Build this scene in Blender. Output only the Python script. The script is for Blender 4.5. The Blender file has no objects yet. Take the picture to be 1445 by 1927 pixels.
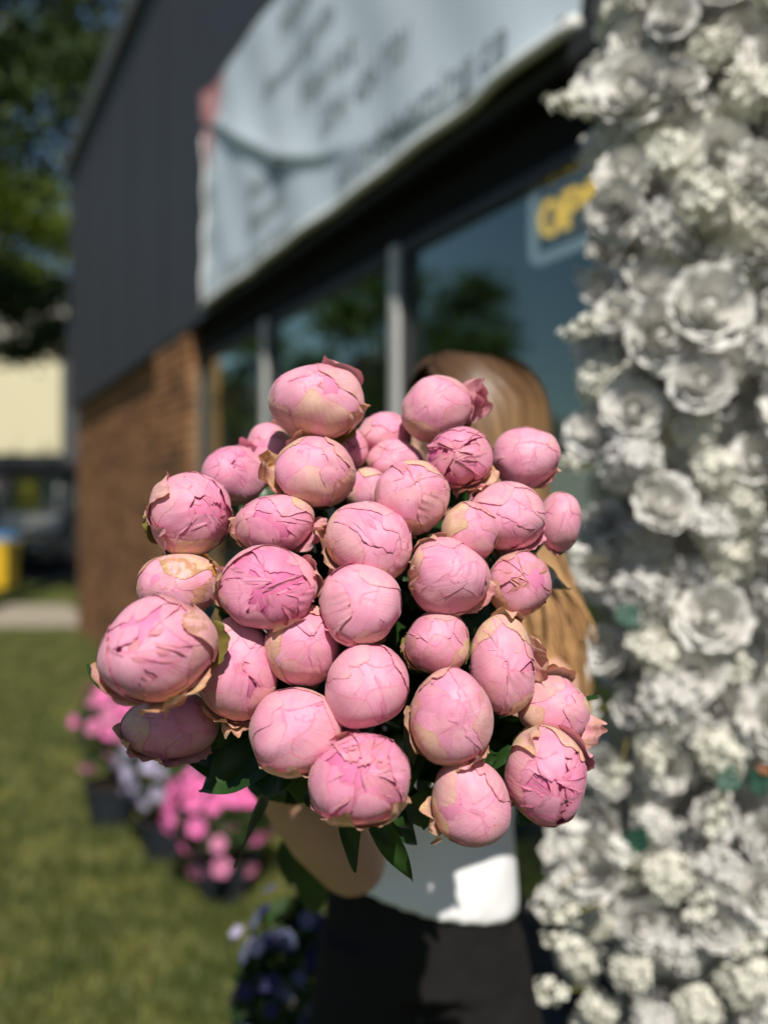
import bpy, bmesh, math, random
import numpy as np
from mathutils import Vector, Matrix

R_ = math.radians
sc = bpy.context.scene
COL = sc.collection

# ------------------------------------------------------------------ camera, sky, sun
F = 1700.0            # focal length of the photograph in its own pixels
CAMZ = 1.47
cam_d = bpy.data.cameras.new('camera')
cam = bpy.data.objects.new('camera', cam_d)
COL.objects.link(cam)
cam.location = (0, 0, CAMZ)
cam.rotation_euler = (R_(90), 0, 0)
cam_d.sensor_fit = 'VERTICAL'
cam_d.sensor_height = 36.0
cam_d.lens = 36.0 * F / 1927.0
cam_d.clip_start = 0.05
cam_d.clip_end = 2000
cam_d.dof.use_dof = True
cam_d.dof.focus_distance = 0.70
cam_d.dof.aperture_fstop = 2.15
sc.camera = cam

SUN_AZ = (0.14, -0.99)
SUN_EL = R_(47)
w = bpy.data.worlds.new('World')
sc.world = w
w.use_nodes = True
wn = w.node_tree
wn.nodes.clear()
sky = wn.nodes.new('ShaderNodeTexSky')
sky.sky_type = 'NISHITA'
sky.sun_disc = False
sky.sun_elevation = SUN_EL
sky.sun_rotation = math.atan2(SUN_AZ[0], SUN_AZ[1])
sky.air_density = 1.0
sky.dust_density = 0.4
sky.ozone_density = 2.0
bg = wn.nodes.new('ShaderNodeBackground')
bg.inputs['Strength'].default_value = 0.056
out = wn.nodes.new('ShaderNodeOutputWorld')
wn.links.new(sky.outputs[0], bg.inputs[0])
wn.links.new(bg.outputs[0], out.inputs[0])

sun_d = bpy.data.lights.new('sun', 'SUN')
sun_d.energy = 3.8
sun_d.angle = R_(0.53)
sun_d.color = (1.0, 0.945, 0.86)
sun = bpy.data.objects.new('sun', sun_d)
COL.objects.link(sun)
sv = Vector((SUN_AZ[0] * math.cos(SUN_EL), SUN_AZ[1] * math.cos(SUN_EL), math.sin(SUN_EL)))
sun.rotation_euler = sv.to_track_quat('Z', 'Y').to_euler()
sun.location = sv * 30

sc.view_settings.view_transform = 'Standard'
sc.view_settings.look = 'None'
sc.view_settings.gamma = 1.0
sc.view_settings.exposure = 0.5
sc.cycles.use_denoising = True
sc.cycles.max_bounces = 8
sc.cycles.transparent_max_bounces = 12
sc.cycles.caustics_reflective = False
sc.cycles.caustics_refractive = False
sc.cycles.sample_clamp_indirect = 6.0

rng = np.random.default_rng(11)
random.seed(7)


# ------------------------------------------------------------------ helpers
def P(px, py, d):
    return np.array([(px - 722.5) / F * d, d, CAMZ - (py - 963.5) / F * d])


def nrm(v):
    v = np.asarray(v, float)
    return v / (np.linalg.norm(v) + 1e-12)


def empty(name, loc, label=None, cat=None, group=None):
    o = bpy.data.objects.new(name, None)
    o.empty_display_size = 0.05
    COL.objects.link(o)
    o.location = Vector([float(a) for a in loc])
    tag(o, label, cat, group)
    return o


def tag(o, label=None, cat=None, group=None, kind=None):
    if label:
        o['label'] = label
    if cat:
        o['category'] = cat
    if group:
        o['group'] = group
    if kind:
        o['kind'] = kind
    return o


def put(name, me, parent=None, loc=None):
    """link a mesh; vertices are in world space and are shifted to the parent's origin"""
    o = bpy.data.objects.new(name, me)
    COL.objects.link(o)
    if parent is not None:
        o.parent = parent
    if loc is not None:
        o.location = loc
    return o


def origin(parent):
    t = np.zeros(3)
    while parent is not None:
        t += np.array(parent.location)
        parent = parent.parent
    return t


def np_mesh(name, V, Fq, mat=None, smooth=True, uv=None, attrs=None, cols=None):
    me = bpy.data.meshes.new(name)
    V = np.asarray(V, np.float32)
    if isinstance(Fq, np.ndarray):
        nf, k = Fq.shape
        loops = Fq.ravel().astype(np.int32)
        starts = np.arange(nf, dtype=np.int32) * k
    else:
        loops = np.array([i for f in Fq for i in f], np.int32)
        ln = np.array([len(f) for f in Fq], np.int32)
        starts = np.concatenate([[0], np.cumsum(ln)[:-1]]).astype(np.int32)
        nf = len(Fq)
    me.vertices.add(len(V))
    me.vertices.foreach_set('co', V.ravel())
    me.loops.add(len(loops))
    me.loops.foreach_set('vertex_index', loops)
    me.polygons.add(nf)
    me.polygons.foreach_set('loop_start', starts)
    me.polygons.foreach_set('use_smooth', np.full(nf, bool(smooth)))
    me.update(calc_edges=True)
    if uv is not None:
        l = me.uv_layers.new(name='UVMap')
        l.data.foreach_set('uv', np.asarray(uv, np.float32)[loops].ravel())
    if cols is not None:
        a = me.attributes.new('pet', 'FLOAT_COLOR', 'POINT')
        a.data.foreach_set('color', np.asarray(cols, np.float32).ravel())
    if mat is not None:
        me.materials.append(mat)
    return me


_gf = {}


def grid_faces(nu, nv):
    """nu columns, nv rows of vertices"""
    if (nu, nv) not in _gf:
        i = np.arange(nu - 1)
        j = np.arange(nv - 1)
        J, I = np.meshgrid(j, i, indexing='ij')
        a = (J * nu + I).ravel()
        _gf[(nu, nv)] = np.stack([a, a + 1, a + nu + 1, a + nu], 1)
    return _gf[(nu, nv)]


class MB:
    """collects shapes into one mesh"""

    def __init__(self):
        self.v = []
        self.f = []
        self.n = 0

    def add(self, V, Fs):
        V = np.asarray(V, float)
        self.v.append(V)
        for f in Fs:
            self.f.append(tuple(int(i) + self.n for i in f))
        self.n += len(V)

    def box8(self, V):
        self.add(V, [(0, 1, 2, 3), (7, 6, 5, 4), (0, 4, 5, 1), (1, 5, 6, 2), (2, 6, 7, 3), (3, 7, 4, 0)])

    def box(self, x0, x1, y0, y1, z0, z1):
        self.box8([(x0, y0, z0), (x1, y0, z0), (x1, y1, z0), (x0, y1, z0), (x0, y0, z1), (x1, y0, z1), (x1, y1, z1), (x0, y1, z1)])

    def fbox(self, t0, t1, d0, d1, z0, z1):
        V = [FP(t0, d0, z0), FP(t1, d0, z0), FP(t1, d1, z0), FP(t0, d1, z0), FP(t0, d0, z1), FP(t1, d0, z1), FP(t1, d1, z1), FP(t0, d1, z1)]
        self.box8(V)

    def tube(self, pts, radii, seg=8, cap=True):
        pts = np.asarray(pts, float)
        n = len(pts)
        if np.isscalar(radii):
            radii = [radii] * n
        tang = np.gradient(pts, axis=0)
        ref = np.array([0.31, 0.17, 0.93])
        V = []
        for k in range(n):
            t = nrm(tang[k])
            a = nrm(np.cross(t, ref) if abs(np.dot(t, ref)) < 0.98 else np.cross(t, [1, 0, 0]))
            b = np.cross(t, a)
            for s in range(seg):
                q = 2 * math.pi * s / seg
                V.append(pts[k] + radii[k] * (a * math.cos(q) + b * math.sin(q)))
        Fs = []
        for k in range(n - 1):
            for s in range(seg):
                s2 = (s + 1) % seg
                Fs.append((k * seg + s, k * seg + s2, (k + 1) * seg + s2, (k + 1) * seg + s))
        if cap:
            Fs.append(tuple(range(seg))[::-1])
            Fs.append(tuple((n - 1) * seg + s for s in range(seg)))
        self.add(V, Fs)

    def rcone(self, a, b, ra, rb, seg=14):
        """capsule with two radii"""
        a = np.asarray(a, float)
        b = np.asarray(b, float)
        t = nrm(b - a)
        pts, rr = [], []
        for q in (-0.995, -0.92, -0.75, -0.45):
            pts.append(a + t * ra * q)
            rr.append(ra * math.sqrt(1 - q * q))
        L = np.linalg.norm(b - a)
        for s in np.linspace(0, 1, max(2, int(L / 0.03) + 2)):
            pts.append(a + (b - a) * s)
            rr.append(ra + (rb - ra) * s)
        for q in (0.45, 0.75, 0.92, 0.995):
            pts.append(b + t * rb * q)
            rr.append(rb * math.sqrt(1 - q * q))
        self.tube(pts, rr, seg)

    def loft(self, rings, seg=28, cap=True, yaw=0.0):
        """rings: (x, y, z, rx, ry)"""
        V = []
        c, s = math.cos(yaw), math.sin(yaw)
        for (x, y, z, rx, ry) in rings:
            for k in range(seg):
                q = 2 * math.pi * k / seg
                lx, ly = rx * math.cos(q), ry * math.sin(q)
                V.append((x + lx * c - ly * s, y + lx * s + ly * c, z))
        n = len(rings)
        Fs = []
        for k in range(n - 1):
            for s_ in range(seg):
                s2 = (s_ + 1) % seg
                Fs.append((k * seg + s_, k * seg + s2, (k + 1) * seg + s2, (k + 1) * seg + s_))
        if cap:
            Fs.append(tuple(range(seg))[::-1])
            Fs.append(tuple((n - 1) * seg + s_ for s_ in range(seg)))
        self.add(V, Fs)

    def ellipsoid(self, c, r, nu=20, nv=12, rot=None):
        V, Fs = [], []
        for j in range(nv + 1):
            th = math.pi * j / nv
            for i in range(nu):
                ph = 2 * math.pi * i / nu
                p = np.array([r[0] * math.sin(th) * math.cos(ph), r[1] * math.sin(th) * math.sin(ph), r[2] * math.cos(th)])
                if rot is not None:
                    p = rot @ p
                V.append(np.asarray(c) + p)
        for j in range(nv):
            for i in range(nu):
                i2 = (i + 1) % nu
                Fs.append((j * nu + i, (j + 1) * nu + i, (j + 1) * nu + i2, j * nu + i2))
        self.add(V, Fs)

    def mesh(self, name, mat, smooth=False, off=None):
        V = np.concatenate(self.v)
        if off is not None:
            V = V - np.asarray(off)
        return np_mesh(name, V, self.f, mat, smooth)

    def build(self, name, mat, parent=None, smooth=False):
        off = origin(parent)
        return put(name, self.mesh(name, mat, smooth, off), parent)


def bevel_mod(o, wd=0.004, seg=2):
    m = o.modifiers.new('bevel', 'BEVEL')
    m.width = wd
    m.segments = seg
    m.limit_method = 'ANGLE'
    return o


# facade frame: t along the front (growing away from the camera), D = distance of the plane
TH = math.atan2(864.5, F)
FN = np.array([math.cos(TH), math.sin(TH), 0.0])
FT = np.array([-math.sin(TH), math.cos(TH), 0.0])


def FP(t, D, z):
    p = FN * D + FT * t
    return np.array([p[0], p[1], z])


def tpix(px, D):
    """t where the image column px meets the plane at distance D"""
    y = F * D / (math.cos(TH) * (px + 142.0))
    return (y - D * math.sin(TH)) / math.cos(TH)


def sines(r, n, kmin, kmax, dim=3):
    """cheap smooth noise: sum of random waves"""
    k = r.normal(size=(n, dim))
    k = k / np.linalg.norm(k, axis=1)[:, None] * r.uniform(kmin, kmax, n)[:, None]
    ph = r.uniform(0, 6.28, n)
    am = r.uniform(0.5, 1, n)
    am /= np.sqrt((am ** 2).sum() / 2)

    def f(p):
        return (np.sin(p @ k.T + ph) * am).sum(-1)
    return f


def sstep(a, b, x):
    t = np.clip((x - a) / (b - a), 0, 1)
    return t * t * (3 - 2 * t)


# ------------------------------------------------------------------ materials
class NT:
    def __init__(self, name):
        self.m = bpy.data.materials.new(name)
        self.m.use_nodes = True
        self.nt = self.m.node_tree
        self.nt.nodes.clear()

    def n(self, typ, **kw):
        nd = self.nt.nodes.new('ShaderNode' + typ)
        for k, v in kw.items():
            if hasattr(nd, k) and not k.startswith('i_'):
                setattr(nd, k, v)
        return nd

    def set(self, nd, key, v):
        s = nd.inputs[key]
        if hasattr(v, 'is_output') or isinstance(v, bpy.types.NodeSocket):
            self.nt.links.new(v, s)
        elif isinstance(v, (tuple, list)) and len(v) == 3 and s.type == 'RGBA':
            s.default_value = (*v, 1)
        else:
            s.default_value = v

    def mix(self, fac, a, b, mode='MIX'):
        nd = self.n('MixRGB', blend_type=mode)
        self.set(nd, 0, fac)
        self.set(nd, 1, a)
        self.set(nd, 2, b)
        return nd.outputs[0]

    def math(self, op, a, b=0.0, c=None, clamp=False):
        nd = self.n('Math', operation=op)
        nd.use_clamp = clamp
        self.set(nd, 0, a)
        self.set(nd, 1, b)
        if c is not None:
            self.set(nd, 2, c)
        return nd.outputs[0]

    def step(self, a, b, x):
        nd = self.n('MapRange')
        nd.interpolation_type = 'SMOOTHSTEP'
        self.set(nd, 0, x)
        self.set(nd, 1, a)
        self.set(nd, 2, b)
        return nd.outputs[0]

    def noise(self, vec=None, scale=5, detail=3, rough=0.5, dist=0.0):
        nd = self.n('TexNoise')
        if vec is not None:
            self.set(nd, 'Vector', vec)
        self.set(nd, 'Scale', scale)
        self.set(nd, 'Detail', detail)
        self.set(nd, 'Roughness', rough)
        self.set(nd, 'Distortion', dist)
        return nd.outputs['Fac']

    def mapping(self, vec, scale):
        nd = self.n('Mapping')
        self.set(nd, 'Vector', vec)
        nd.inputs['Scale'].default_value = scale
        return nd.outputs[0]

    def bump(self, h, strength=0.3, dist=0.01, normal=None):
        nd = self.n('Bump')
        self.set(nd, 'Height', h)
        self.set(nd, 'Strength', strength)
        self.set(nd, 'Distance', dist)
        if normal is not None:
            self.set(nd, 'Normal', normal)
        return nd.outputs[0]

    def princ(self, col, rough=0.6, spec=0.5, metal=0.0, normal=None, **kw):
        nd = self.n('BsdfPrincipled')
        self.set(nd, 'Base Color', col)
        self.set(nd, 'Roughness', rough)
        self.set(nd, 'Specular IOR Level', spec)
        self.set(nd, 'Metallic', metal)
        if normal is not None:
            self.set(nd, 'Normal', normal)
        for k, v in kw.items():
            self.set(nd, k, v)
        return nd.outputs[0]

    def out(self, sh):
        o = self.n('OutputMaterial')
        self.nt.links.new(sh, o.inputs[0])
        return self.m


def simple(name, col, rough=0.6, spec=0.4, var=0.15, scale=8, metal=0.0, bump=0.0, bscale=60, emis=None):
    n = NT(name)
    tc = n.n('TexCoord').outputs['Object']
    f = n.noise(tc, scale, 4, 0.6)
    dark = tuple(c * (1 - var) for c in col)
    lite = tuple(min(1, c * (1 + var)) for c in col)
    c = n.mix(f, dark, lite)
    nm = None
    if bump:
        nm = n.bump(n.noise(tc, bscale, 3), bump, 0.004)
    kw = {}
    if emis:
        kw = {'Emission Color': (*col, 1), 'Emission Strength': emis}
    return n.out(n.princ(c, rough, spec, metal, nm, **kw))


def translucent_mix(n, sh, col, fac, normal=None):
    t = n.n('BsdfTranslucent')
    n.set(t, 'Color', col)
    if normal is not None:
        n.set(t, 'Normal', normal)
    m = n.n('MixShader')
    n.set(m, 0, fac)
    n.nt.links.new(sh, m.inputs[1])
    n.nt.links.new(t.outputs[0], m.inputs[2])
    return m.outputs[0]


def petal_material():
    n = NT('peony petal')
    at = n.n('Attribute', attribute_name='pet')
    sep = n.n('SeparateColor')
    n.set(sep, 0, at.outputs['Color'])
    cream, brown, deep = sep.outputs[0], sep.outputs[1], sep.outputs[2]
    edge = at.outputs['Alpha']
    uv = n.n('UVMap').outputs[0]
    sx = n.n('SeparateXYZ')
    n.set(sx, 0, uv)
    v = sx.outputs[1]
    pos = n.n('NewGeometry').outputs['Position']
    vein = n.noise(n.mapping(uv, (34, 2.0, 1)), 1.0, 3, 0.55, 0.3)
    blotch = n.noise(pos, 55, 3, 0.55)
    blot2 = n.noise(pos, 140, 4, 0.65)
    pink = n.mix(n.step(0.30, 0.72, blotch), (0.83, 0.335, 0.49), (0.87, 0.45, 0.575))
    pink = n.mix(n.math('MULTIPLY', n.step(0.45, 0.75, vein), 0.35), pink, (0.76, 0.235, 0.38))
    pink = n.mix(deep, pink, (0.72, 0.155, 0.36))
    # paler towards the foot of the petal
    foot = n.math('SUBTRACT', 1.0, n.step(0.20, 0.62, n.math('ADD', v, n.math('MULTIPLY', blotch, 0.15))))
    pale = n.mix(blotch, (0.80, 0.56, 0.38), (0.80, 0.50, 0.44))
    c = n.mix(n.math('MULTIPLY', foot, 0.75), pink, pale)
    # cream guard petals with tan and greenish washes
    crm = n.mix(n.step(0.35, 0.65, blot2), (0.72, 0.52, 0.30), (0.82, 0.55, 0.42))
    crm = n.mix(n.math('MULTIPLY', n.step(0.50, 0.75, vein), 0.5), crm, (0.55, 0.36, 0.15))
    grn = n.math('MULTIPLY', foot, n.step(0.45, 0.65, blotch))
    crm = n.mix(n.math('MULTIPLY', grn, 0.8), crm, (0.36, 0.34, 0.09))
    cf = n.math('MULTIPLY', cream, n.math('ADD', 0.55, n.math('MULTIPLY', n.step(0.35, 0.6, blotch), 0.6)), clamp=True)
    c = n.mix(cf, c, crm)
    # rims
    wob = n.math('MULTIPLY', blot2, 0.09)
    rim = n.math('SUBTRACT', 1.0, n.step(0.0, 0.028, n.math('SUBTRACT', edge, n.math('SUBTRACT', wob, 0.040))))
    rimc = n.mix(cream, (0.62, 0.06, 0.20), (0.36, 0.16, 0.05))
    c = n.mix(n.math('MULTIPLY', rim, 0.30), c, rimc)
    # brown bruises near the margins
    near = n.math('SUBTRACT', 1.0, n.step(0.05, 0.42, edge))
    st = n.step(0.555, 0.65, n.math('ADD', n.noise(pos, 80, 4, 0.6, 0.4), n.math('MULTIPLY', near, 0.16)))
    st = n.math('MULTIPLY', st, brown, clamp=True)
    brc = n.mix(blot2, (0.30, 0.10, 0.02), (0.62, 0.33, 0.08))
    c = n.mix(st, c, brc)
    # tiny specks
    vo = n.n('TexVoronoi')
    n.set(vo, 'Vector', pos)
    n.set(vo, 'Scale', 210)
    spk = n.math('MULTIPLY', n.math('SUBTRACT', 1.0, n.step(0.10, 0.20, vo.outputs[0])), n.step(0.63, 0.70, n.noise(pos, 70, 2)))
    c = n.mix(n.math('MULTIPLY', spk, 0.7), c, (0.35, 0.06, 0.07))
    h = n.math('ADD', n.math('MULTIPLY', vein, 0.6), n.math('MULTIPLY', blot2, 0.55))
    nm = n.bump(h, 0.55, 0.0011)
    sh = n.princ(c, 0.52, 0.32, 0, nm, **{'Sheen Weight': 0.12, 'Sheen Roughness': 0.4})
    return n.out(translucent_mix(n, sh, c, 0.16, nm))


def leaf_material(name, c0, c1, rough=0.4, tr=0.15):
    n = NT(name)
    pos = n.n('NewGeometry').outputs['Position']
    f = n.noise(pos, 30, 3)
    c = n.mix(f, c0, c1)
    sh = n.princ(c, rough, 0.45)
    return n.out(translucent_mix(n, sh, tuple(min(1, x * 1.6) for x in c1), tr))


def tree_leaf_material(name, c0, c1, tr=0.28, patch=None):
    n = NT(name)
    info = n.n('NewGeometry').outputs['Random Per Island']
    c = n.mix(info, c0, c1)
    if patch:
        pos = n.n('NewGeometry').outputs['Position']
        f = n.step(0.38, 0.62, n.noise(pos, patch, 3, 0.65))
        c = n.mix(f, n.mix(1.0, c, (0.55, 0.62, 0.6), 'MULTIPLY'), n.mix(1.0, c, (1.25, 1.15, 1.2), 'MULTIPLY'))
    sh = n.princ(c, 0.55, 0.3)
    return n.out(translucent_mix(n, sh, c, tr))


def white_petal_material(name, a, b):
    n = NT(name)
    pos = n.n('NewGeometry').outputs['Position']
    c = n.mix(n.noise(pos, 30, 3), a, b)
    nm = n.bump(n.noise(pos, 240, 3), 0.25, 0.001)
    sh = n.princ(c, 0.75, 0.2, 0, nm)
    return n.out(translucent_mix(n, sh, b, 0.16))


def banner_material():
    n = NT('banner vinyl')
    uv = n.n('UVMap').outputs[0]
    sx = n.n('SeparateXYZ')
    n.set(sx, 0, uv)
    pos = n.n('NewGeometry').outputs['Position']
    base = n.mix(n.noise(pos, 1.4, 2), (0.62, 0.72, 0.79), (0.69, 0.77, 0.82))
    # printed pink flowers along the far edge
    m = n.math('MULTIPLY', n.math('SUBTRACT', 1.0, n.step(0.02, 0.06, n.math('SUBTRACT', n.math('ADD', sx.outputs[0], n.math('MULTIPLY', n.noise(pos, 6, 2), 0.05)), n.math('MULTIPLY', n.math('SUBTRACT', sx.outputs[1], 0.6), 0.30)))), n.step(0.60, 0.70, sx.outputs[1]))
    pr = n.mix(n.step(0.4, 0.6, n.noise(pos, 11, 3)), (0.75, 0.42, 0.42), (0.55, 0.14, 0.13))
    c = n.mix(n.math('MULTIPLY', m, 0.9), base, pr)
    m2 = n.math('MULTIPLY', n.math('SUBTRACT', 1.0, n.step(0.005, 0.03, sx.outputs[0])), n.math('MULTIPLY', n.step(0.42, 0.46, sx.outputs[1]), n.math('SUBTRACT', 1.0, n.step(0.55, 0.6, sx.outputs[1]))))
    c = n.mix(n.math('MULTIPLY', m2, 0.6), c, (0.10, 0.14, 0.07))
    return n.out(n.princ(c, 0.45, 0.4))


def brick_material():
    n = NT('brick')
    oi = n.n('NewGeometry').outputs['Random Per Island']
    ob = n.n('ObjectInfo').outputs['Random']
    r = n.math('FRACT', n.math('ADD', oi, ob))
    pos = n.n('NewGeometry').outputs['Position']
    rp = n.n('ValToRGB')
    n.set(rp, 0, r)
    e = rp.color_ramp.elements
    e[0].color = (0.10, 0.052, 0.028, 1)
    e[1].color = (0.46, 0.20, 0.085, 1)
    for p, c in ((0.3, (0.24, 0.115, 0.05)), (0.55, (0.32, 0.15, 0.065)), (0.8, (0.36, 0.185, 0.09))):
        q = e.new(p)
        q.color = (*c, 1)
    c = n.mix(n.math('MULTIPLY', n.noise(pos, 30, 4), 0.5), rp.outputs[0], (0.2, 0.11, 0.06))
    nm = n.bump(n.noise(pos, 90, 4), 0.4, 0.004)
    return n.out(n.princ(c, 0.85, 0.2, 0, nm))


def grass_ground_material():
    n = NT('lawn soil and grass')
    pos = n.n('NewGeometry').outputs['Position']
    a = n.noise(pos, 1.6, 4, 0.6)
    b = n.noise(pos, 38, 4, 0.7)
    c = n.mix(n.step(0.3, 0.7, a), (0.07, 0.095, 0.018), (0.15, 0.15, 0.042))
    c = n.mix(n.step(0.4, 0.75, b), c, (0.035, 0.05, 0.01))
    nm = n.bump(b, 0.8, 0.03)
    return n.out(n.princ(c, 0.9, 0.1, 0, nm))


def glass_material():
    n = NT('tinted shop glass')
    fr = n.n('Fresnel')
    bf = n.n('NewGeometry').outputs['Backfacing']
    n.set(fr, 'IOR', n.math('SUBTRACT', 1.5, n.math('MULTIPLY', bf, 0.8333)))
    gl = n.n('BsdfGlossy')
    gl.inputs['Color'].default_value = (0.88, 1.0, 0.84, 1)
    pos = n.n('NewGeometry').outputs['Position']
    n.set(gl, 'Roughness', 0.02)
    nm = n.bump(n.noise(pos, 1.2, 2), 0.03, 0.02)
    n.set(gl, 'Normal', nm)
    tr = n.n('BsdfTransparent')
    tr.inputs['Color'].default_value = (0.80, 0.85, 0.85, 1)
    m = n.n('MixShader')
    n.set(m, 0, n.math('MULTIPLY', fr.outputs[0], 2.8, clamp=True))
    n.nt.links.new(tr.outputs[0], m.inputs[1])
    n.nt.links.new(gl.outputs[0], m.inputs[2])
    return n.out(m.outputs[0])


def hair_material():
    n = NT('hair')
    at = n.n('Attribute', attribute_name='pet')
    sep = n.n('SeparateColor')
    n.set(sep, 0, at.outputs['Color'])
    rp = n.n('ValToRGB')
    n.set(rp, 0, sep.outputs[0])
    e = rp.color_ramp.elements
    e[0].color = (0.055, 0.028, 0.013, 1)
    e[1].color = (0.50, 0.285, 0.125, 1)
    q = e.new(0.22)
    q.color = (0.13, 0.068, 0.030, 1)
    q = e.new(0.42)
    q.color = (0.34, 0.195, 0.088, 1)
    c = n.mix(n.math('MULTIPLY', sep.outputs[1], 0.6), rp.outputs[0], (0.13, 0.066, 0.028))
    sh = n.princ(c, 0.42, 0.5)
    return n.out(translucent_mix(n, sh, c, 0.15))


def skin_material():
    n = NT('skin')
    pos = n.n('NewGeometry').outputs['Position']
    c = n.mix(n.noise(pos, 25, 3), (0.52, 0.29, 0.20), (0.60, 0.35, 0.25))
    nm = n.bump(n.noise(pos, 300, 3), 0.15, 0.001)
    return n.out(n.princ(c, 0.5, 0.4, 0, nm, **{'Subsurface Weight': 0.08, 'Subsurface Radius': (0.01, 0.004, 0.002)}))


def cloth_material(name, a, b, scale=40, bump=0.3):
    n = NT(name)
    pos = n.n('NewGeometry').outputs['Position']
    f = n.noise(pos, scale, 4)
    fold = n.noise(pos, 9, 2, 0.5, 0.5)
    c = n.mix(f, a, b)
    nm = n.bump(fold, bump, 0.03)
    nm = n.bump(n.noise(pos, 700, 2), 0.12, 0.001, nm)
    return n.out(n.princ(c, 0.85, 0.15, 0, nm))


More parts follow.
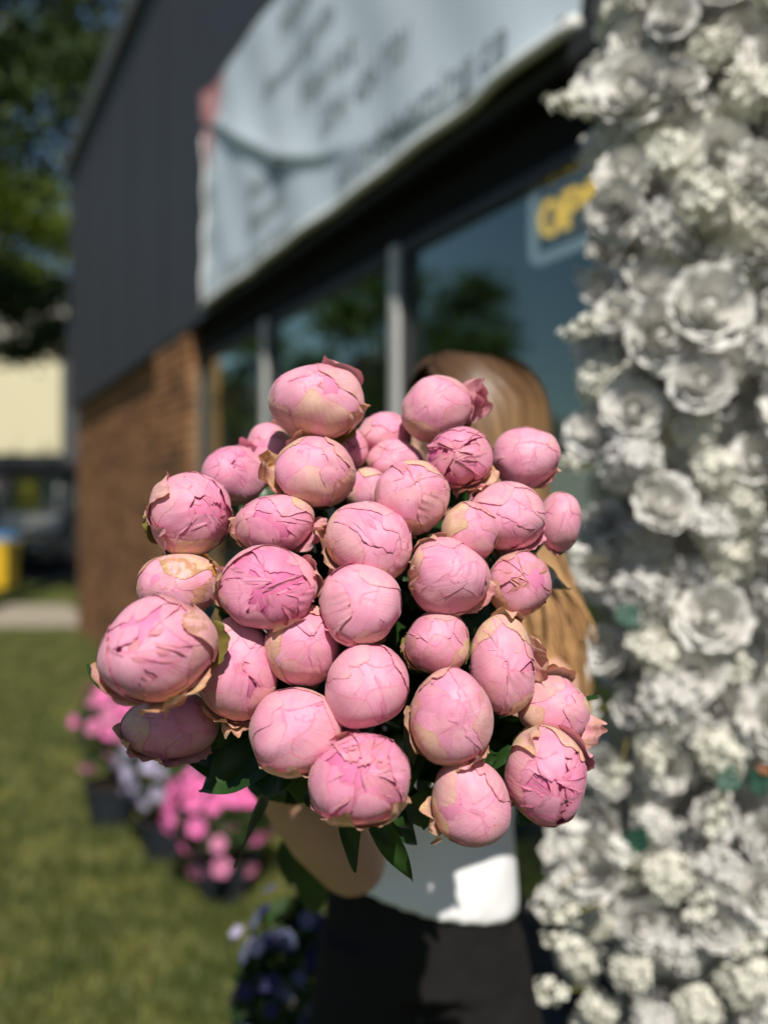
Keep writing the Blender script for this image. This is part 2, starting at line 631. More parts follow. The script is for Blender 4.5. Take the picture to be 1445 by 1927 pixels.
M = dict(
    petal=petal_material(),
    stem=leaf_material('peony stem', (0.05, 0.09, 0.02), (0.09, 0.14, 0.035), 0.5, 0.0),
    pleaf=leaf_material('peony leaf', (0.012, 0.035, 0.008), (0.030, 0.075, 0.016), 0.38, 0.12),
    sepal=leaf_material('sepal', (0.13, 0.16, 0.035), (0.28, 0.20, 0.06), 0.5, 0.1),
    white=white_petal_material('white fabric petal', (0.69, 0.67, 0.63), (0.77, 0.76, 0.725)),
    cream=white_petal_material('cream blossom', (0.72, 0.71, 0.60), (0.80, 0.79, 0.70)),
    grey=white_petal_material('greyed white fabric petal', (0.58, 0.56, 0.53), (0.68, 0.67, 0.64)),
    wleaf=leaf_material('fabric leaf', (0.012, 0.05, 0.03), (0.025, 0.085, 0.055), 0.6, 0.05),
    bleaf=simple('brown dried leaf', (0.20, 0.08, 0.03), 0.7),
    panel=simple('woven backing', (0.34, 0.33, 0.30), 0.9, 0.1, 0.3, 30, bump=0.4),
    fascia=simple('charcoal cladding', (0.052, 0.056, 0.066), 0.55, 0.35, 0.10, 0.8, bump=0.05, bscale=4),
    coping=simple('grey coping metal', (0.105, 0.11, 0.115), 0.45, 0.4, 0.12, 2),
    soffit=simple('black soffit board', (0.012, 0.012, 0.011), 0.8, 0.1, 0.2),
    alu=simple('aluminium frame', (0.50, 0.50, 0.48), 0.42, 0.5, 0.08, 3),
    dark_frame=simple('dark frame', (0.03, 0.032, 0.036), 0.5, 0.4, 0.1),
    glass=glass_material(),
    brick=brick_material(),
    mortar=simple('mortar', (0.20, 0.165, 0.125), 0.95, 0.1, 0.2, 20, bump=0.3),
    interior=simple('shop interior paint', (0.16, 0.23, 0.25), 0.8, 0.2, 0.25, 1.2),
    interior_floor=simple('shop interior floor', (0.20, 0.22, 0.22), 0.5, 0.3, 0.25, 1.5),
    shelf=simple('shop shelf', (0.20, 0.20, 0.18), 0.7, 0.2, 0.2, 3),
    banner=banner_material(),
    ink=simple('grey banner ink', (0.22, 0.25, 0.275), 0.5, 0.3, 0.1),
    hem=simple('banner hem', (0.74, 0.74, 0.70), 0.5, 0.3, 0.08),
    steel=simple('steel', (0.35, 0.35, 0.34), 0.35, 0.5, 0.1, 5, 0.7),
    sign_frame=simple('sign tube', (0.42, 0.50, 0.56), 0.35, 0.5, 0.05, emis=0.34),
    sign_back=simple('sign backing', (0.035, 0.035, 0.035), 0.5, 0.3, 0.1),
    neon=simple('amber sign letters', (0.85, 0.50, 0.03), 0.4, 0.4, 0.05, emis=1.0),
    lawn=grass_ground_material(),
    blade=tree_leaf_material('grass blade', (0.075, 0.11, 0.022), (0.24, 0.24, 0.075), 0.25, 4.5),
    concrete=simple('concrete', (0.34, 0.29, 0.22), 0.9, 0.15, 0.15, 3, bump=0.2),
    paving=simple('dark paving', (0.085, 0.085, 0.085), 0.9, 0.15, 0.25, 4, bump=0.3),
    asphalt=simple('asphalt', (0.045, 0.045, 0.046), 0.92, 0.15, 0.2, 5, bump=0.3),
    bark=simple('bark', (0.085, 0.06, 0.04), 0.95, 0.1, 0.35, 9, bump=0.7, bscale=18),
    leafA=tree_leaf_material('shaded maple leaf', (0.016, 0.035, 0.008), (0.05, 0.085, 0.014), 0.22),  # darker copy, shadow of the crowns put into the leaf colour
    leafB=tree_leaf_material('sunlit tree leaf', (0.12, 0.19, 0.018), (0.25, 0.31, 0.04), 0.35),  # brighter copy, sunlight put into the leaf colour
    leafC=tree_leaf_material('reflection tree leaf', (0.03, 0.06, 0.014), (0.075, 0.12, 0.025), 0.25),
    skin=skin_material(),
    hair=hair_material(),
    shirt=cloth_material('white cotton', (0.78, 0.79, 0.80), (0.85, 0.85, 0.86), 30, 0.45),
    trousers=cloth_material('black trouser cloth', (0.009, 0.0085, 0.009), (0.017, 0.0155, 0.0155), 30, 0.5),
    shoe=simple('shoe', (0.7, 0.68, 0.64), 0.6),
    eye=simple('eye', (0.75, 0.73, 0.70), 0.2, 0.6, 0.02),
    iris=simple('iris', (0.08, 0.12, 0.14), 0.2, 0.6, 0.1),
    lips=simple('lips', (0.50, 0.20, 0.18), 0.45),
    pot=simple('plastic planter', (0.018, 0.022, 0.027), 0.6, 0.3, 0.1),
    soil=simple('soil', (0.03, 0.02, 0.013), 0.95, 0.1, 0.4, 40),
    pinkA=white_petal_material('pink petunia', (0.74, 0.12, 0.36), (0.82, 0.24, 0.50)),
    pinkB=white_petal_material('dusty pink petunia', (0.55, 0.15, 0.30), (0.66, 0.27, 0.42)),
    lav=white_petal_material('lavender petunia', (0.34, 0.29, 0.44), (0.48, 0.44, 0.58)),
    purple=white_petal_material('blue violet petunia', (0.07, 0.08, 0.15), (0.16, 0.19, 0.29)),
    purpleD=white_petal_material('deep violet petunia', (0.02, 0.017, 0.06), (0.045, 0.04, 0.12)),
    foliage=tree_leaf_material('planter foliage', (0.015, 0.04, 0.01), (0.05, 0.10, 0.025), 0.2),
    far_wall=simple('dark grey render', (0.075, 0.080, 0.083), 0.85, 0.2, 0.2, 0.7),
    far_light=simple('pale render', (0.36, 0.34, 0.29), 0.85, 0.2, 0.1, 0.7),
    cream_sign=simple('cream sign face', (0.62, 0.57, 0.38), 0.6, 0.3, 0.04, 0.8),
    roof=simple('shingle', (0.09, 0.085, 0.08), 0.9, 0.1, 0.3, 6),
    house=simple('house siding', (0.42, 0.44, 0.44), 0.8, 0.2, 0.1, 1),
    far_glass=simple('far window glass', (0.06, 0.09, 0.09), 0.12, 0.6, 0.3, 1),
    yellow=simple('yellow plastic', (0.72, 0.44, 0.02), 0.5, 0.4, 0.06),
    blue=simple('blue lid plastic', (0.05, 0.17, 0.36), 0.5, 0.4, 0.06),
    poster=simple('yellow poster', (0.30, 0.28, 0.04), 0.7, 0.2, 0.15, 4),
    poster2=simple('pale pink poster', (0.46, 0.36, 0.36), 0.7, 0.2, 0.15, 4),
    car=simple('black car paint', (0.012, 0.013, 0.015), 0.25, 0.5, 0.1),
    glare=simple('windscreen glare', (0.60, 0.55, 0.44), 0.5, 0.4, 0.06),  # sun glare on the windscreen, put into its pale colour
    tyre=simple('tyre', (0.012, 0.012, 0.012), 0.9, 0.1),
    lamp=simple('car headlight', (0.35, 0.36, 0.36), 0.2, 0.6),
)

# ------------------------------------------------------------------ ground
mb = MB()
mb.add([(-400, -60, 0), (400, -60, 0), (400, 700, 0), (-400, 700, 0)], [(0, 1, 2, 3)])
tag(mb.build('ground', M['lawn']), kind='structure')
mb = MB()
mb.add([(-60, 11.5, 0.004), (-3.55, 11.5, 0.004), (-5.0, 14.3, 0.004), (-60, 14.6, 0.004)], [(0, 1, 2, 3)])
tag(mb.build('footpath', M['concrete']), kind='structure')
mb = MB()
mb.add([(-90, 19.3, 0.004), (20, 19.3, 0.004), (20, 33, 0.004), (-90, 33, 0.004)], [(0, 1, 2, 3)])
tag(mb.build('parking_lot', M['asphalt']), kind='structure')
mb = MB()
q = [FP(-4, 0.95, 0.006), FP(2.6, 0.95, 0.006), FP(2.6, 1.72, 0.006), FP(-4, 1.72, 0.006)]
mb.add(q, [(0, 1, 2, 3)])
tag(mb.build('pavement', M['paving']), kind='structure')

# lawn blades in the part of the lawn that shows
nb = 90000
t_ = rng.uniform(0, 1, nb) ** 1.35
yy = 1.9 + 9.4 * t_
xr = (1.72 - yy * math.sin(TH)) / math.cos(TH) - 0.03
xl = -0.47 * yy - 0.5
xx = xl + (xr - xl) * rng.uniform(0, 1, nb)
keep = ~((xx * math.cos(TH) + yy * math.sin(TH) > 0.93) & (yy < 3.2))
xx, yy = xx[keep], yy[keep]
nb = len(xx)
a = rng.uniform(0, 6.28, nb)
hh = rng.uniform(0.025, 0.06, nb)
wd = 0.003 + 0.0007 * yy
ln = rng.normal(0, 0.018, (nb, 2))
V = np.zeros((nb, 3, 3))
V[:, 0] = np.stack([xx - np.cos(a) * wd, yy - np.sin(a) * wd, np.zeros(nb)], 1)
V[:, 1] = np.stack([xx + np.cos(a) * wd, yy + np.sin(a) * wd, np.zeros(nb)], 1)
V[:, 2] = np.stack([xx + ln[:, 0], yy + ln[:, 1], hh], 1)
o = put('lawn_grass', np_mesh('lawn_grass', V.reshape(-1, 3), np.arange(nb * 3).reshape(-1, 3), M['blade'], False))
tag(o, 'short mown green grass of the lawn beside the shop', 'grass', kind='stuff')

# ------------------------------------------------------------------ shop building
DF, DW, DB = 1.60, 1.70, 1.685     # fascia, window and brick planes
ZS = CAMZ + 1.255                  # underside of the fascia
shop = empty('shop_building', FP(5, DW, 0), 'low brick and glass shop with a tall charcoal fascia', 'building')
TC = tpix(131, DF)                 # far corner of the fascia
TBF = TC - 0.12
mb = MB(); mb.fbox(-4, TC, DF, DF + 4.5, ZS, 5.62); mb.build('fascia', M['fascia'], shop)
for tj in np.arange(-3.0, TC, 1.22):
    mb = MB(); mb.fbox(tj - 0.006, tj + 0.006, DF - 0.004, DF + 0.01, ZS + 0.02, 5.58)
    if tj > 6.4:
        mb.build('cladding_joint', M['soffit'], shop)
mb = MB(); mb.fbox(-4.05, TC + 0.07, DF - 0.07, DF + 4.55, 5.622, 5.86); mb.build('coping', M['coping'], shop)
mb = MB(); mb.fbox(-4, 6.1, DF + 0.002, DW + 0.04, ZS - 0.03, ZS - 0.002); mb.build('soffit', M['soffit'], shop)
mb = MB(); mb.fbox(-4, 6.1, DW - 0.01, DW + 0.06, 2.535, ZS - 0.032); mb.build('window_header', M['soffit'], shop)
mb = MB(); mb.fbox(-4, 6.1, DW - 0.03, DW + 0.08, 0.0, 0.165); mb.build('plinth', M['dark_frame'], shop)
# interior
mb = MB()
mb.fbox(-4, 6.1, 4.4, 4.5, 0.05, 2.7); mb.build('back_wall', M['interior'], shop)
mb = MB(); mb.fbox(-4, 6.1, DW + 0.10, 4.4, 0.02, 0.05); mb.build('shop_floor', M['interior_floor'], shop)
mb = MB(); mb.fbox(-4, 6.1, DW + 0.06, 4.4, 2.69, 2.72); mb.build('ceiling', M['interior'], shop)
mb = MB(); mb.fbox(6.1, 6.18, DW + 0.06, 4.5, 0.02, 2.72); mb.build('side_wall', M['interior'], shop)
mb = MB(); mb.fbox(-4.08, -4.0, DW + 0.06, 4.5, 0.02, 2.72); mb.build('side_wall', M['interior'], shop)
for (t0, t1, z) in ((3.4, 5.4, 0.75), (3.4, 5.4, 1.25), (3.4, 5.4, 1.7), (0.2, 2.4, 0.9), (0.2, 2.4, 1.6)):
    mb = MB(); mb.fbox(t0, t1, 3.2, 3.55, z, z + 0.04); mb.build('shelf', M['shelf'], shop)
# windows
TM = [tpix(376, DW), tpix(505, DW), tpix(752, DW), 1.70, 0.2, -1.3, -2.8]
for k in range(len(TM) - 1):
    t1, t0 = TM[k], TM[k + 1]
    wdw = 0.055 if k else 0.055
    win = empty('window', FP((t0 + t1) / 2, DW, 0.165)); win.parent = shop
    win.location = Vector(FP((t0 + t1) / 2, DW, 0.165)) - shop.location
    fr = MB()
    fr.fbox(t0 + 0.035, t1 - 0.035, DW - 0.012, DW + 0.05, 0.166, 0.215)
    fr.build('sill_rail', M['dark_frame'], win)
    fr = MB()
    fr.fbox(t0 + 0.035, t1 - 0.035, DW - 0.012, DW + 0.05, 2.49, 2.534)
    fr.build('head_rail', M['dark_frame'], win)
    fr = MB()
    fr.fbox(t1 - 0.032, t1 + 0.032, DW - 0.035, DW + 0.045, 0.168, 2.533)
    bevel_mod(fr.build('mullion', M['alu'], win), 0.006)
    fr = MB()
    fr.fbox(t1 - 0.085, t1 - 0.034, DW - 0.014, DW + 0.045, 0.216, 2.489)
    fr.build('glazing_bead', M['dark_frame'], win)
    g = MB()
    g.fbox(t0 + 0.033, t1 - 0.086, DW + 0.012, DW + 0.018, 0.217, 2.488)
    g.build('pane', M['glass'], win)

# brick wall: pier flush with the fascia, wall behind it, each brick with recessed joints
TP0, TP1 = tpix(356, DF + 0.004), tpix(291, DF + 0.004)
wallp = MB()
wallp.fbox(TP1 - 0.02, TBF, DB + 0.012, DB + 0.3, 0.0, ZS - 0.004)
wallp.fbox(TP0 + 0.012, TP1 - 0.021, DF + 0.016, DB + 0.3, 0.0, ZS - 0.004)
bw = wallp.build('brick_wall', M['mortar'], shop)
mb = MB(); mb.fbox(TBF - 0.3, TBF - 0.004, DB + 0.3, DB + 4.2, 0.0, ZS - 0.004); mb.build('end_wall', M['mortar'], shop)
bl, bh, jt = 0.215, 0.066, 0.011
bricks = []
row = 0
z = 0.004
while z + bh < ZS - 0.004:
    offs = 0 if row % 2 == 0 else (bl + jt) / 2
    for (ta, tb, dd) in ((TP0, TP1, DF + 0.004), (TP1 + 0.003, TBF, DB)):
        t = ta - offs
        while t < tb - 0.03:
            s0, s1 = max(t, ta), min(t + bl, tb)
            if s1 - s0 > 0.03:
                bricks.append((s0, s1, dd, z))
            t += bl + jt
    z += bh + jt
    row += 1
proto = {}


def brick_mesh(L):
    key = round(L, 3)
    if key not in proto:
        m = MB()
        b = 0.004
        d = 0.05
        # front face chamfered; local frame x = along the front, y = into the wall
        V = []
        for (yy_, ins) in ((0, b), (b, 0), (d, 0)):
            V += [(ins, yy_, ins), (L - ins, yy_, ins), (L - ins, yy_, bh - ins), (ins, yy_, bh - ins)]
        Fs = [(0, 1, 2, 3)]
        for k in range(2):
            for s in range(4):
                s2 = (s + 1) % 4
                Fs.append((k * 4 + s, (k + 1) * 4 + s, (k + 1) * 4 + s2, k * 4 + s2))
        m.add(V, Fs)
        proto[key] = m.mesh('brick', M['brick'])
    return proto[key]


bricks.sort(key=lambda b: b[0] + (0 if b[3] > 0.5 else 4))
rotb = math.atan2(FT[1], FT[0])
Mb = Matrix(((FT[0], FN[0], 0), (FT[1], FN[1], 0), (0, 0, 1)))
rest = MB()
bwo = origin(bw)
for i, (s0, s1, dd, z) in enumerate(bricks):
    dj = dd + random.uniform(-0.003, 0.003)
    base = FP(s0, dj, z)
    if i < 300:
        o = bpy.data.objects.new('brick', brick_mesh(s1 - s0))
        COL.objects.link(o)
        o.parent = bw
        o.matrix_local = Matrix.Translation(Vector(base - bwo)) @ Mb.to_4x4()
    else:
        rest.fbox(s0, s1, dj, dj + 0.05, z, z + bh)
o = rest.build('far_bricks', M['brick'], bw)
o['kind'] = 'stuff'

# ------------------------------------------------------------------ banner
DBN = DF - 0.018
tB0, tB1 = tpix(386, DBN), tpix(1106, DBN)         # far edge, near edge
zB0, zB1 = CAMZ + 1.29, CAMZ + 2.60
cy = np.array([tB1 - 0.2, 2.2, 2.55, 3.35, 3.75, 4.25, 5.3, 5.75])
cz = np.array([2.72, 2.76, 2.82, 2.97, 3.06, 3.23, 3.80, 4.02])
ca = np.array([0.030, 0.034, 0.016, 0.006, 0.018, 0.032, 0.026, 0.008])


def ban_off(t, z):
    zc = np.interp(t, cy, cz)
    am = np.interp(t, cy, ca)
    up = z - zc
    b = np.where(up >= 0, np.exp(-up / 0.13), np.clip(1 + up / 0.055, 0, 1) ** 1.5)
    rip = 0.006 * np.sin(t * 5.1 + z * 2.2) + 0.004 * np.sin(t * 11.3 - z * 6.1)
    gather = 0.006 * np.exp(-((t - tB0) ** 2) / 0.06) * np.sin(z * 22)
    return 0.012 + am * b + rip + gather


def ban_pt(t, z, lift=0.0):
    o_ = ban_off(np.asarray(t, float), np.asarray(z, float)) + lift
    D = DBN - o_
    t = np.asarray(t, float)
    x = FN[0] * D + FT[0] * t
    y = FN[1] * D + FT[1] * t
    return np.stack([x, y, np.asarray(z, float) + 0 * x], -1)


nu, nv = 150, 70
ss = np.linspace(0, 1, nu)
vv = np.linspace(0, 1, nv)
VV, SS = np.meshgrid(vv, ss, indexing='ij')
tt = tB0 + (tB1 - tB0) * SS
corner = np.exp(-SS / 0.035) * sstep(0.7, 1.0, VV)
zz = zB0 + (zB1 - zB0) * VV + 0.05 * corner - 0.02 * np.sin(SS * math.pi) * VV
tt = tt - 0.10 * corner * 0 + 0
banner = empty('shop_banner', FP(tB0, DBN, zB0), 'pale blue grey vinyl banner with grey lettering hung on the charcoal fascia', 'banner')
bo = origin(banner)
pts = ban_pt(tt.ravel(), zz.ravel())
me = np_mesh('sheet', pts - bo, grid_faces(nu, nv), M['banner'], True, uv=np.stack([SS.ravel(), VV.ravel()], 1))
put('sheet', me, banner)
mb = MB()
hs = np.linspace(0, 1, 60)
mb.tube(ban_pt(tB0 + (tB1 - tB0) * hs, np.full(60, zB0 + 0.012), 0.008), 0.021, 10)
mb.build('hem', M['hem'], banner, True)
mb = MB()
mb.tube(ban_pt(np.full(20, tB0 - 0.01), np.linspace(zB0 + 0.03, zB1 - 0.24, 20)), 0.010, 8)
mb.build('hem', M['hem'], banner, True)
for s in np.linspace(0.02, 0.98, 8):
    mb = MB()
    c = ban_pt(tB0 + (tB1 - tB0) * s, zB0 + 0.045, 0.003)
    ring = [c + 0.016 * (FT * math.cos(q) + np.array([0, 0, 1]) * math.sin(q)) for q in np.linspace(0, 2 * math.pi, 11)[:-1]]
    mb.tube(ring + [ring[0]], 0.004, 6)
    mb.build('grommet', M['steel'], banner, True)


def text_mesh(body, size, shear=0.0, ext=0.0):
    cu = bpy.data.curves.new('txt', 'FONT')
    cu.body = body
    cu.size = size
    cu.shear = shear
    cu.extrude = ext
    cu.resolution_u = 3
    ob = bpy.data.objects.new('txt', cu)
    COL.objects.link(ob)
    dg = bpy.context.evaluated_depsgraph_get()
    me = bpy.data.meshes.new_from_object(ob.evaluated_get(dg))
    bpy.data.objects.remove(ob)
    bpy.data.curves.remove(cu)
    return me


def ban_text(body, t_far, zbase, size, shear=0.0, sx=1.0):
    me = text_mesh(body, size, shear)
    bm = bmesh.new()
    bm.from_mesh(me)
    bmesh.ops.triangulate(bm, faces=bm.faces[:])
    bmesh.ops.subdivide_edges(bm, edges=[e for e in bm.edges if e.calc_length() > size * 0.12], cuts=2, use_grid_fill=False)
    bmesh.ops.triangulate(bm, faces=bm.faces[:])
    for v in bm.verts:
        p = ban_pt(t_far - v.co.x * sx, zbase + v.co.y, 0.006)
        v.co = Vector(p - bo)
    bm.to_mesh(me)
    bm.free()
    me.materials.clear()
    me.materials.append(M['ink'])
    put('lettering', me, banner)


def tl(px):
    return tpix(px, DBN)


ban_text('enjoyblooming.ca', tl(640), 2.84, 0.20, 0, 0.92)
ban_text('(204) 404 7701', tl(612), 3.13, 0.17, 0, 0.80)
ban_text('Florist', tl(572), 3.33, 0.20, 0, 1.15)
ban_text('Flowers & gifts', tl(500), 3.58, 0.16, 0.4, 0.95)
ban_text('Hello', tl(528), 3.80, 0.22, 0.0, 1.0)
ban_text('LOCAL', tl(745), 3.54, 0.20, 0.0, 1.0)
ban_text('Weddings', tl(470), 3.14, 0.17, 0, 0.9)
ban_text('Bouquets', tl(472), 2.98, 0.17, 0, 0.9)
ban_text('Visit our shop', tl(436), 2.80, 0.17, 0, 1.0)

# ------------------------------------------------------------------ open sign
DS = DW + 0.075
ts0, ts1 = tpix(1003, DS), tpix(1003, DS) - 0.56
zs0, zs1 = 2.285, 2.520
sign = empty('open_sign', FP(ts0, DS, zs0), 'OPEN sign in amber letters with a pale tube border behind the glass', 'sign')
mb = MB(); mb.fbox(ts1 + 0.02, ts0 - 0.02, DS + 0.02, DS + 0.03, zs0 + 0.02, zs1 - 0.02); mb.build('backing', M['sign_back'], sign)
ring = []
rc = 0.035
for (tc, zc, a0) in ((ts1 + rc, zs0 + rc, 270), (ts1 + rc, zs1 - rc, 180), (ts0 - rc, zs1 - rc, 90), (ts0 - rc, zs0 + rc, 0)):
    for q in np.linspace(a0, a0 - 90, 7):
        ring.append(FP(tc + rc * math.cos(R_(q)), DS, zc + rc * math.sin(R_(q))))
ring.append(ring[0])
mb = MB(); mb.tube(ring, 0.016, 10, cap=False); mb.build('border_tube', M['sign_frame'], sign, True)
tcur = ts0 - 0.055
for ch in 'OPEN':
    me = text_mesh(ch, 0.17, 0, 0.008)
    xs = np.array([v.co[:] for v in me.vertices])
    x0, x1 = xs[:, 0].min(), xs[:, 0].max()
    sc_ = 0.098 / (x1 - x0)
    for v in me.vertices:
        v.co = Vector(FP(tcur - (v.co.x - x0) * sc_, DS - 0.012 - v.co.z, zs0 + 0.058 + v.co.y) - origin(sign))
    me.materials.clear(); me.materials.append(M['neon'])
    put('letter', me, sign)
    tcur -= 0.118
for tq in (ts0 - 0.1, ts1 + 0.1):
    mb = MB(); mb.tube([FP(tq, DS + 0.02, zs1 - 0.01), FP(tq, DS + 0.02, 2.69)], 0.002, 6); mb.build('hanging_wire', M['steel'], sign)

# ------------------------------------------------------------------ peony bouquet
BIND = np.array([0.005, 1.00, 1.20])
SEND = np.array([-0.075, 1.13, 1.06])
# px, py, rx, ry, depth, apex x, apex y, openness, cream, brown, deep, flared petals [(image angle, reach, cream)]
FL = [
    (597, 752, 87, 69, .790, -.25, .45, .15, .55, .25, .10, [(-30, .10, 1.0), (60, .12, .2)]),
    (818, 768, 68, 60, .850, .0, .35, .05, .25, .10, .0, [(10, .30, .2), (20, .45, .3)]),
    (441, 895, 60, 56, .850, -.2, .45, .35, .10, .0, .30, [(60, .20, .1)]),
    (508, 848, 46, 52, .875, -.2, .4, .2, .35, .2, .05, [(60, .15, .9)]),
    (652, 848, 44, 44, .870, .2, .2, .3, .55, .3, .25, []),
    (724, 818, 56, 42, .900, .0, .5, .1, .20, .1, .1, []),
    (742, 870, 52, 42, .870, .0, .3, .2, .25, .1, .05, []),
    (590, 889, 80, 66, .765, .0, .55, .25, .85, .35, .05, [(165, .30, 1.0), (185, .18, 1.0), (100, .16, .5)]),
    (863, 862, 67, 58, .795, -.15, .12, .75, .50, .35, .45, [(-75, .25, .8), (-50, .28, .8)]),
    (987, 863, 64, 58, .840, .1, .3, .1, .25, .1, .0, [(-40, .12, .7)]),
    (690, 925, 44, 44, .840, .0, .4, .1, .3, .1, .1, []),
    (778, 935, 68, 70, .755, -.1, .35, .15, .35, .45, .05, [(-120, .16, 1.0)]),
    (362, 966, 80, 78, .755, .50, .10, .45, .25, .1, .18, [(150, .10, .6), (-150, .14, .35)]),
    (519, 986, 77, 57, .745, -.1, .25, .35, .25, .1, .25, [(190, .12, .7), (-10, .30, .4), (-30, .34, .4)]),
    (697, 1021, 78, 78, .725, .25, .05, .25, .15, .1, .08, [(-110, .12, .6), (195, .28, 1.0)]),
    (885, 1000, 54, 53, .745, .25, .3, .12, .60, .30, .05, []),
    (953, 972, 76, 68, .775, .1, .2, .2, .10, .05, .12, [(-60, .16, .2), (150, .10, .2)]),
    (1052, 982, 40, 56, .815, .3, .3, .05, .15, .1, .05, [(-120, .15, .3)]),
    (335, 1103, 80, 62, .735, -.25, .05, .1, .60, .85, .0, [(35, .10, 1.0)]),
    (507, 1110, 92, 80, .690, -.08, .12, .60, .25, .15, .42, [(175, .10, .9), (-60, .05, .9), (20, .08, .7)]),
    (680, 1141, 78, 77, .690, .15, .2, .08, .12, .0, .05, [(-120, .05, .3)]),
    (842, 1086, 79, 72, .715, .35, .1, .1, .25, .1, .15, [(185, .12, 1.0), (-30, .12, .5), (110, .07, 1.0)]),
    (979, 1097, 59, 63, .745, .2, .1, .4, .75, .70, .15, []),
    (297, 1222, 108, 105, .640, -.50, .06, .45, .20, .40, .12, [(-60, .22, 1.0), (-85, .16, .9), (215, .08, .7), (20, .04, .5)]),
    (446, 1263, 74, 97, .700, .05, .15, .35, .60, .30, .10, [(-115, .12, 1.0), (-80, .30, 1.0)]),
    (572, 1218, 71, 75, .700, .2, .2, .1, .45, .25, .12, []),
    (825, 1209, 60, 64, .715, .0, .2, .2, .45, .45, .10, [(205, .10, 1.0)]),
    (945, 1246, 61, 88, .720, .2, -.1, .15, .55, .20, .05, [(5, .32, .8), (80, .12, 1.0)]),
    (690, 1291, 76, 81, .675, .1, .2, .12, .10, .05, .05, []),
    (322, 1366, 90, 64, .715, .1, .2, .05, .20, .3, .30, [(200, .14, .9), (-110, .20, .35), (-70, .18, .4)]),
    (551, 1370, 83, 80, .675, .0, .2, .1, .15, .05, .05, [(-5, .34, .1), (-100, .08, .9)]),
    (848, 1351, 79, 87, .675, .1, .1, .15, .40, .35, .05, [(195, .12, 1.0), (-60, .10, .8)]),
    (1043, 1335, 65, 62, .735, .4, .2, .15, .75, .35, .10, [(-30, .42, .4), (90, .25, 1.0)]),
    (683, 1463, 97, 86, .650, .0, .25, .60, .35, .30, .30, [(-110, .10, .9), (-50, .10, .9), (120, .06, 1.0)]),
    (884, 1509, 79, 79, .675, .25, -.25, .08, .60, .20, .0, [(205, .28, 1.0)]),
    (1024, 1458, 76, 89, .690, .35, -.30, .50, .40, .15, .38, [(120, .06, 1.0), (30, .14, .1)]),
]
LBL = [
    'pink peony bud standing highest in the bouquet, pale yellow patch at its foot',
    'soft pink peony bud against the blonde hair with a loose petal flap',
    'bright pink ruffled peony bud toward the brick wall beside the cream veiled bud',
    'small pink peony bud tucked behind the cream veiled one under the topmost bud',
    'small rosy peony bud with beige side squeezed under the topmost bud',
    'pale pink peony bud half hidden, upper of two behind the tall smooth bud',
    'pale pink peony bud half hidden, lower of two behind the tall smooth bud',
    'peony bud veiled in cream guard petals just beneath the topmost bud',
    'peony bud with dark magenta torn centre and beige rim below the hair',
    'smooth pink peony bud beside the hair at the window side shoulder of the bouquet',
    'partly hidden pink peony bud between the cream veiled bud and the tall smooth bud',
    'tall smooth pink peony bud with a tan withered petal on its flank',
    'round pink peony bud with pale guard petal, sticking out toward the brick wall',
    'pink peony bud with flared pale petals above the ruffled open one',
    'pink peony bud with many torn edges and a dry cream petal beside it',
    'small apricot pink peony bud between the magenta centred and the silky lilac pink one',
    'loose petalled pink peony below the smooth bud by the hair',
    'plain pink peony bud jutting out toward the white flower wall in front of the hair',
    'peachy peony bud with a brown withered cap above the largest bloom',
    'half open ruffled lilac pink peony with magenta heart, broad and flat',
    'smooth pink peony bud right at the middle of the bouquet',
    'silky lilac pink peony bud with one wide smooth petal and olive flank',
    'small beige and brown stained peony bud in front of the falling hair',
    'largest pink peony with curled cream guard petals, at the lawn side',
    'tall crinkled peony bud with beige streaks beside the largest bloom',
    'pink peony bud with cream shoulder under the ruffled open one',
    'small pink peony bud with tan pointed guard petals below the silky lilac one',
    'tall peony bud with a peach top and cream foot beside the hanging hair',
    'round plain pink peony bud below the middle one',
    'shaded mauve pink peony hanging under the largest bloom with open guard petals',
    'pink peony bud with a petal sticking out sideways above the forearm',
    'big pink peony bud with a tan scrap on its shoulder above the lowest bud',
    'peach and pink peony bud with a curled loose petal toward the white flower wall',
    'wide pink peony with brown flecked lilac heart hanging over the forearm',
    'lowest peony bud, cream shouldered, hanging in front of the white shirt',
    'ruffled pink peony with beige shoulder, lowest toward the white flower wall',
]
NU, NV = 31, 25
U1 = np.linspace(-1, 1, NU)
V1 = np.linspace(0, 1, NV) ** 0.85
VG, UG = np.meshgrid(V1, U1, indexing='ij')
UGf, VGf = UG.ravel(), VG.ravel()
GF = grid_faces(NU, NV)


def wob1(r, x, n, lo, hi):
    k = r.uniform(lo, hi, n)
    ph = r.uniform(0, 6.28, n)
    return sum(np.sin(k[i] * x + ph[i]) for i in range(n)) / n


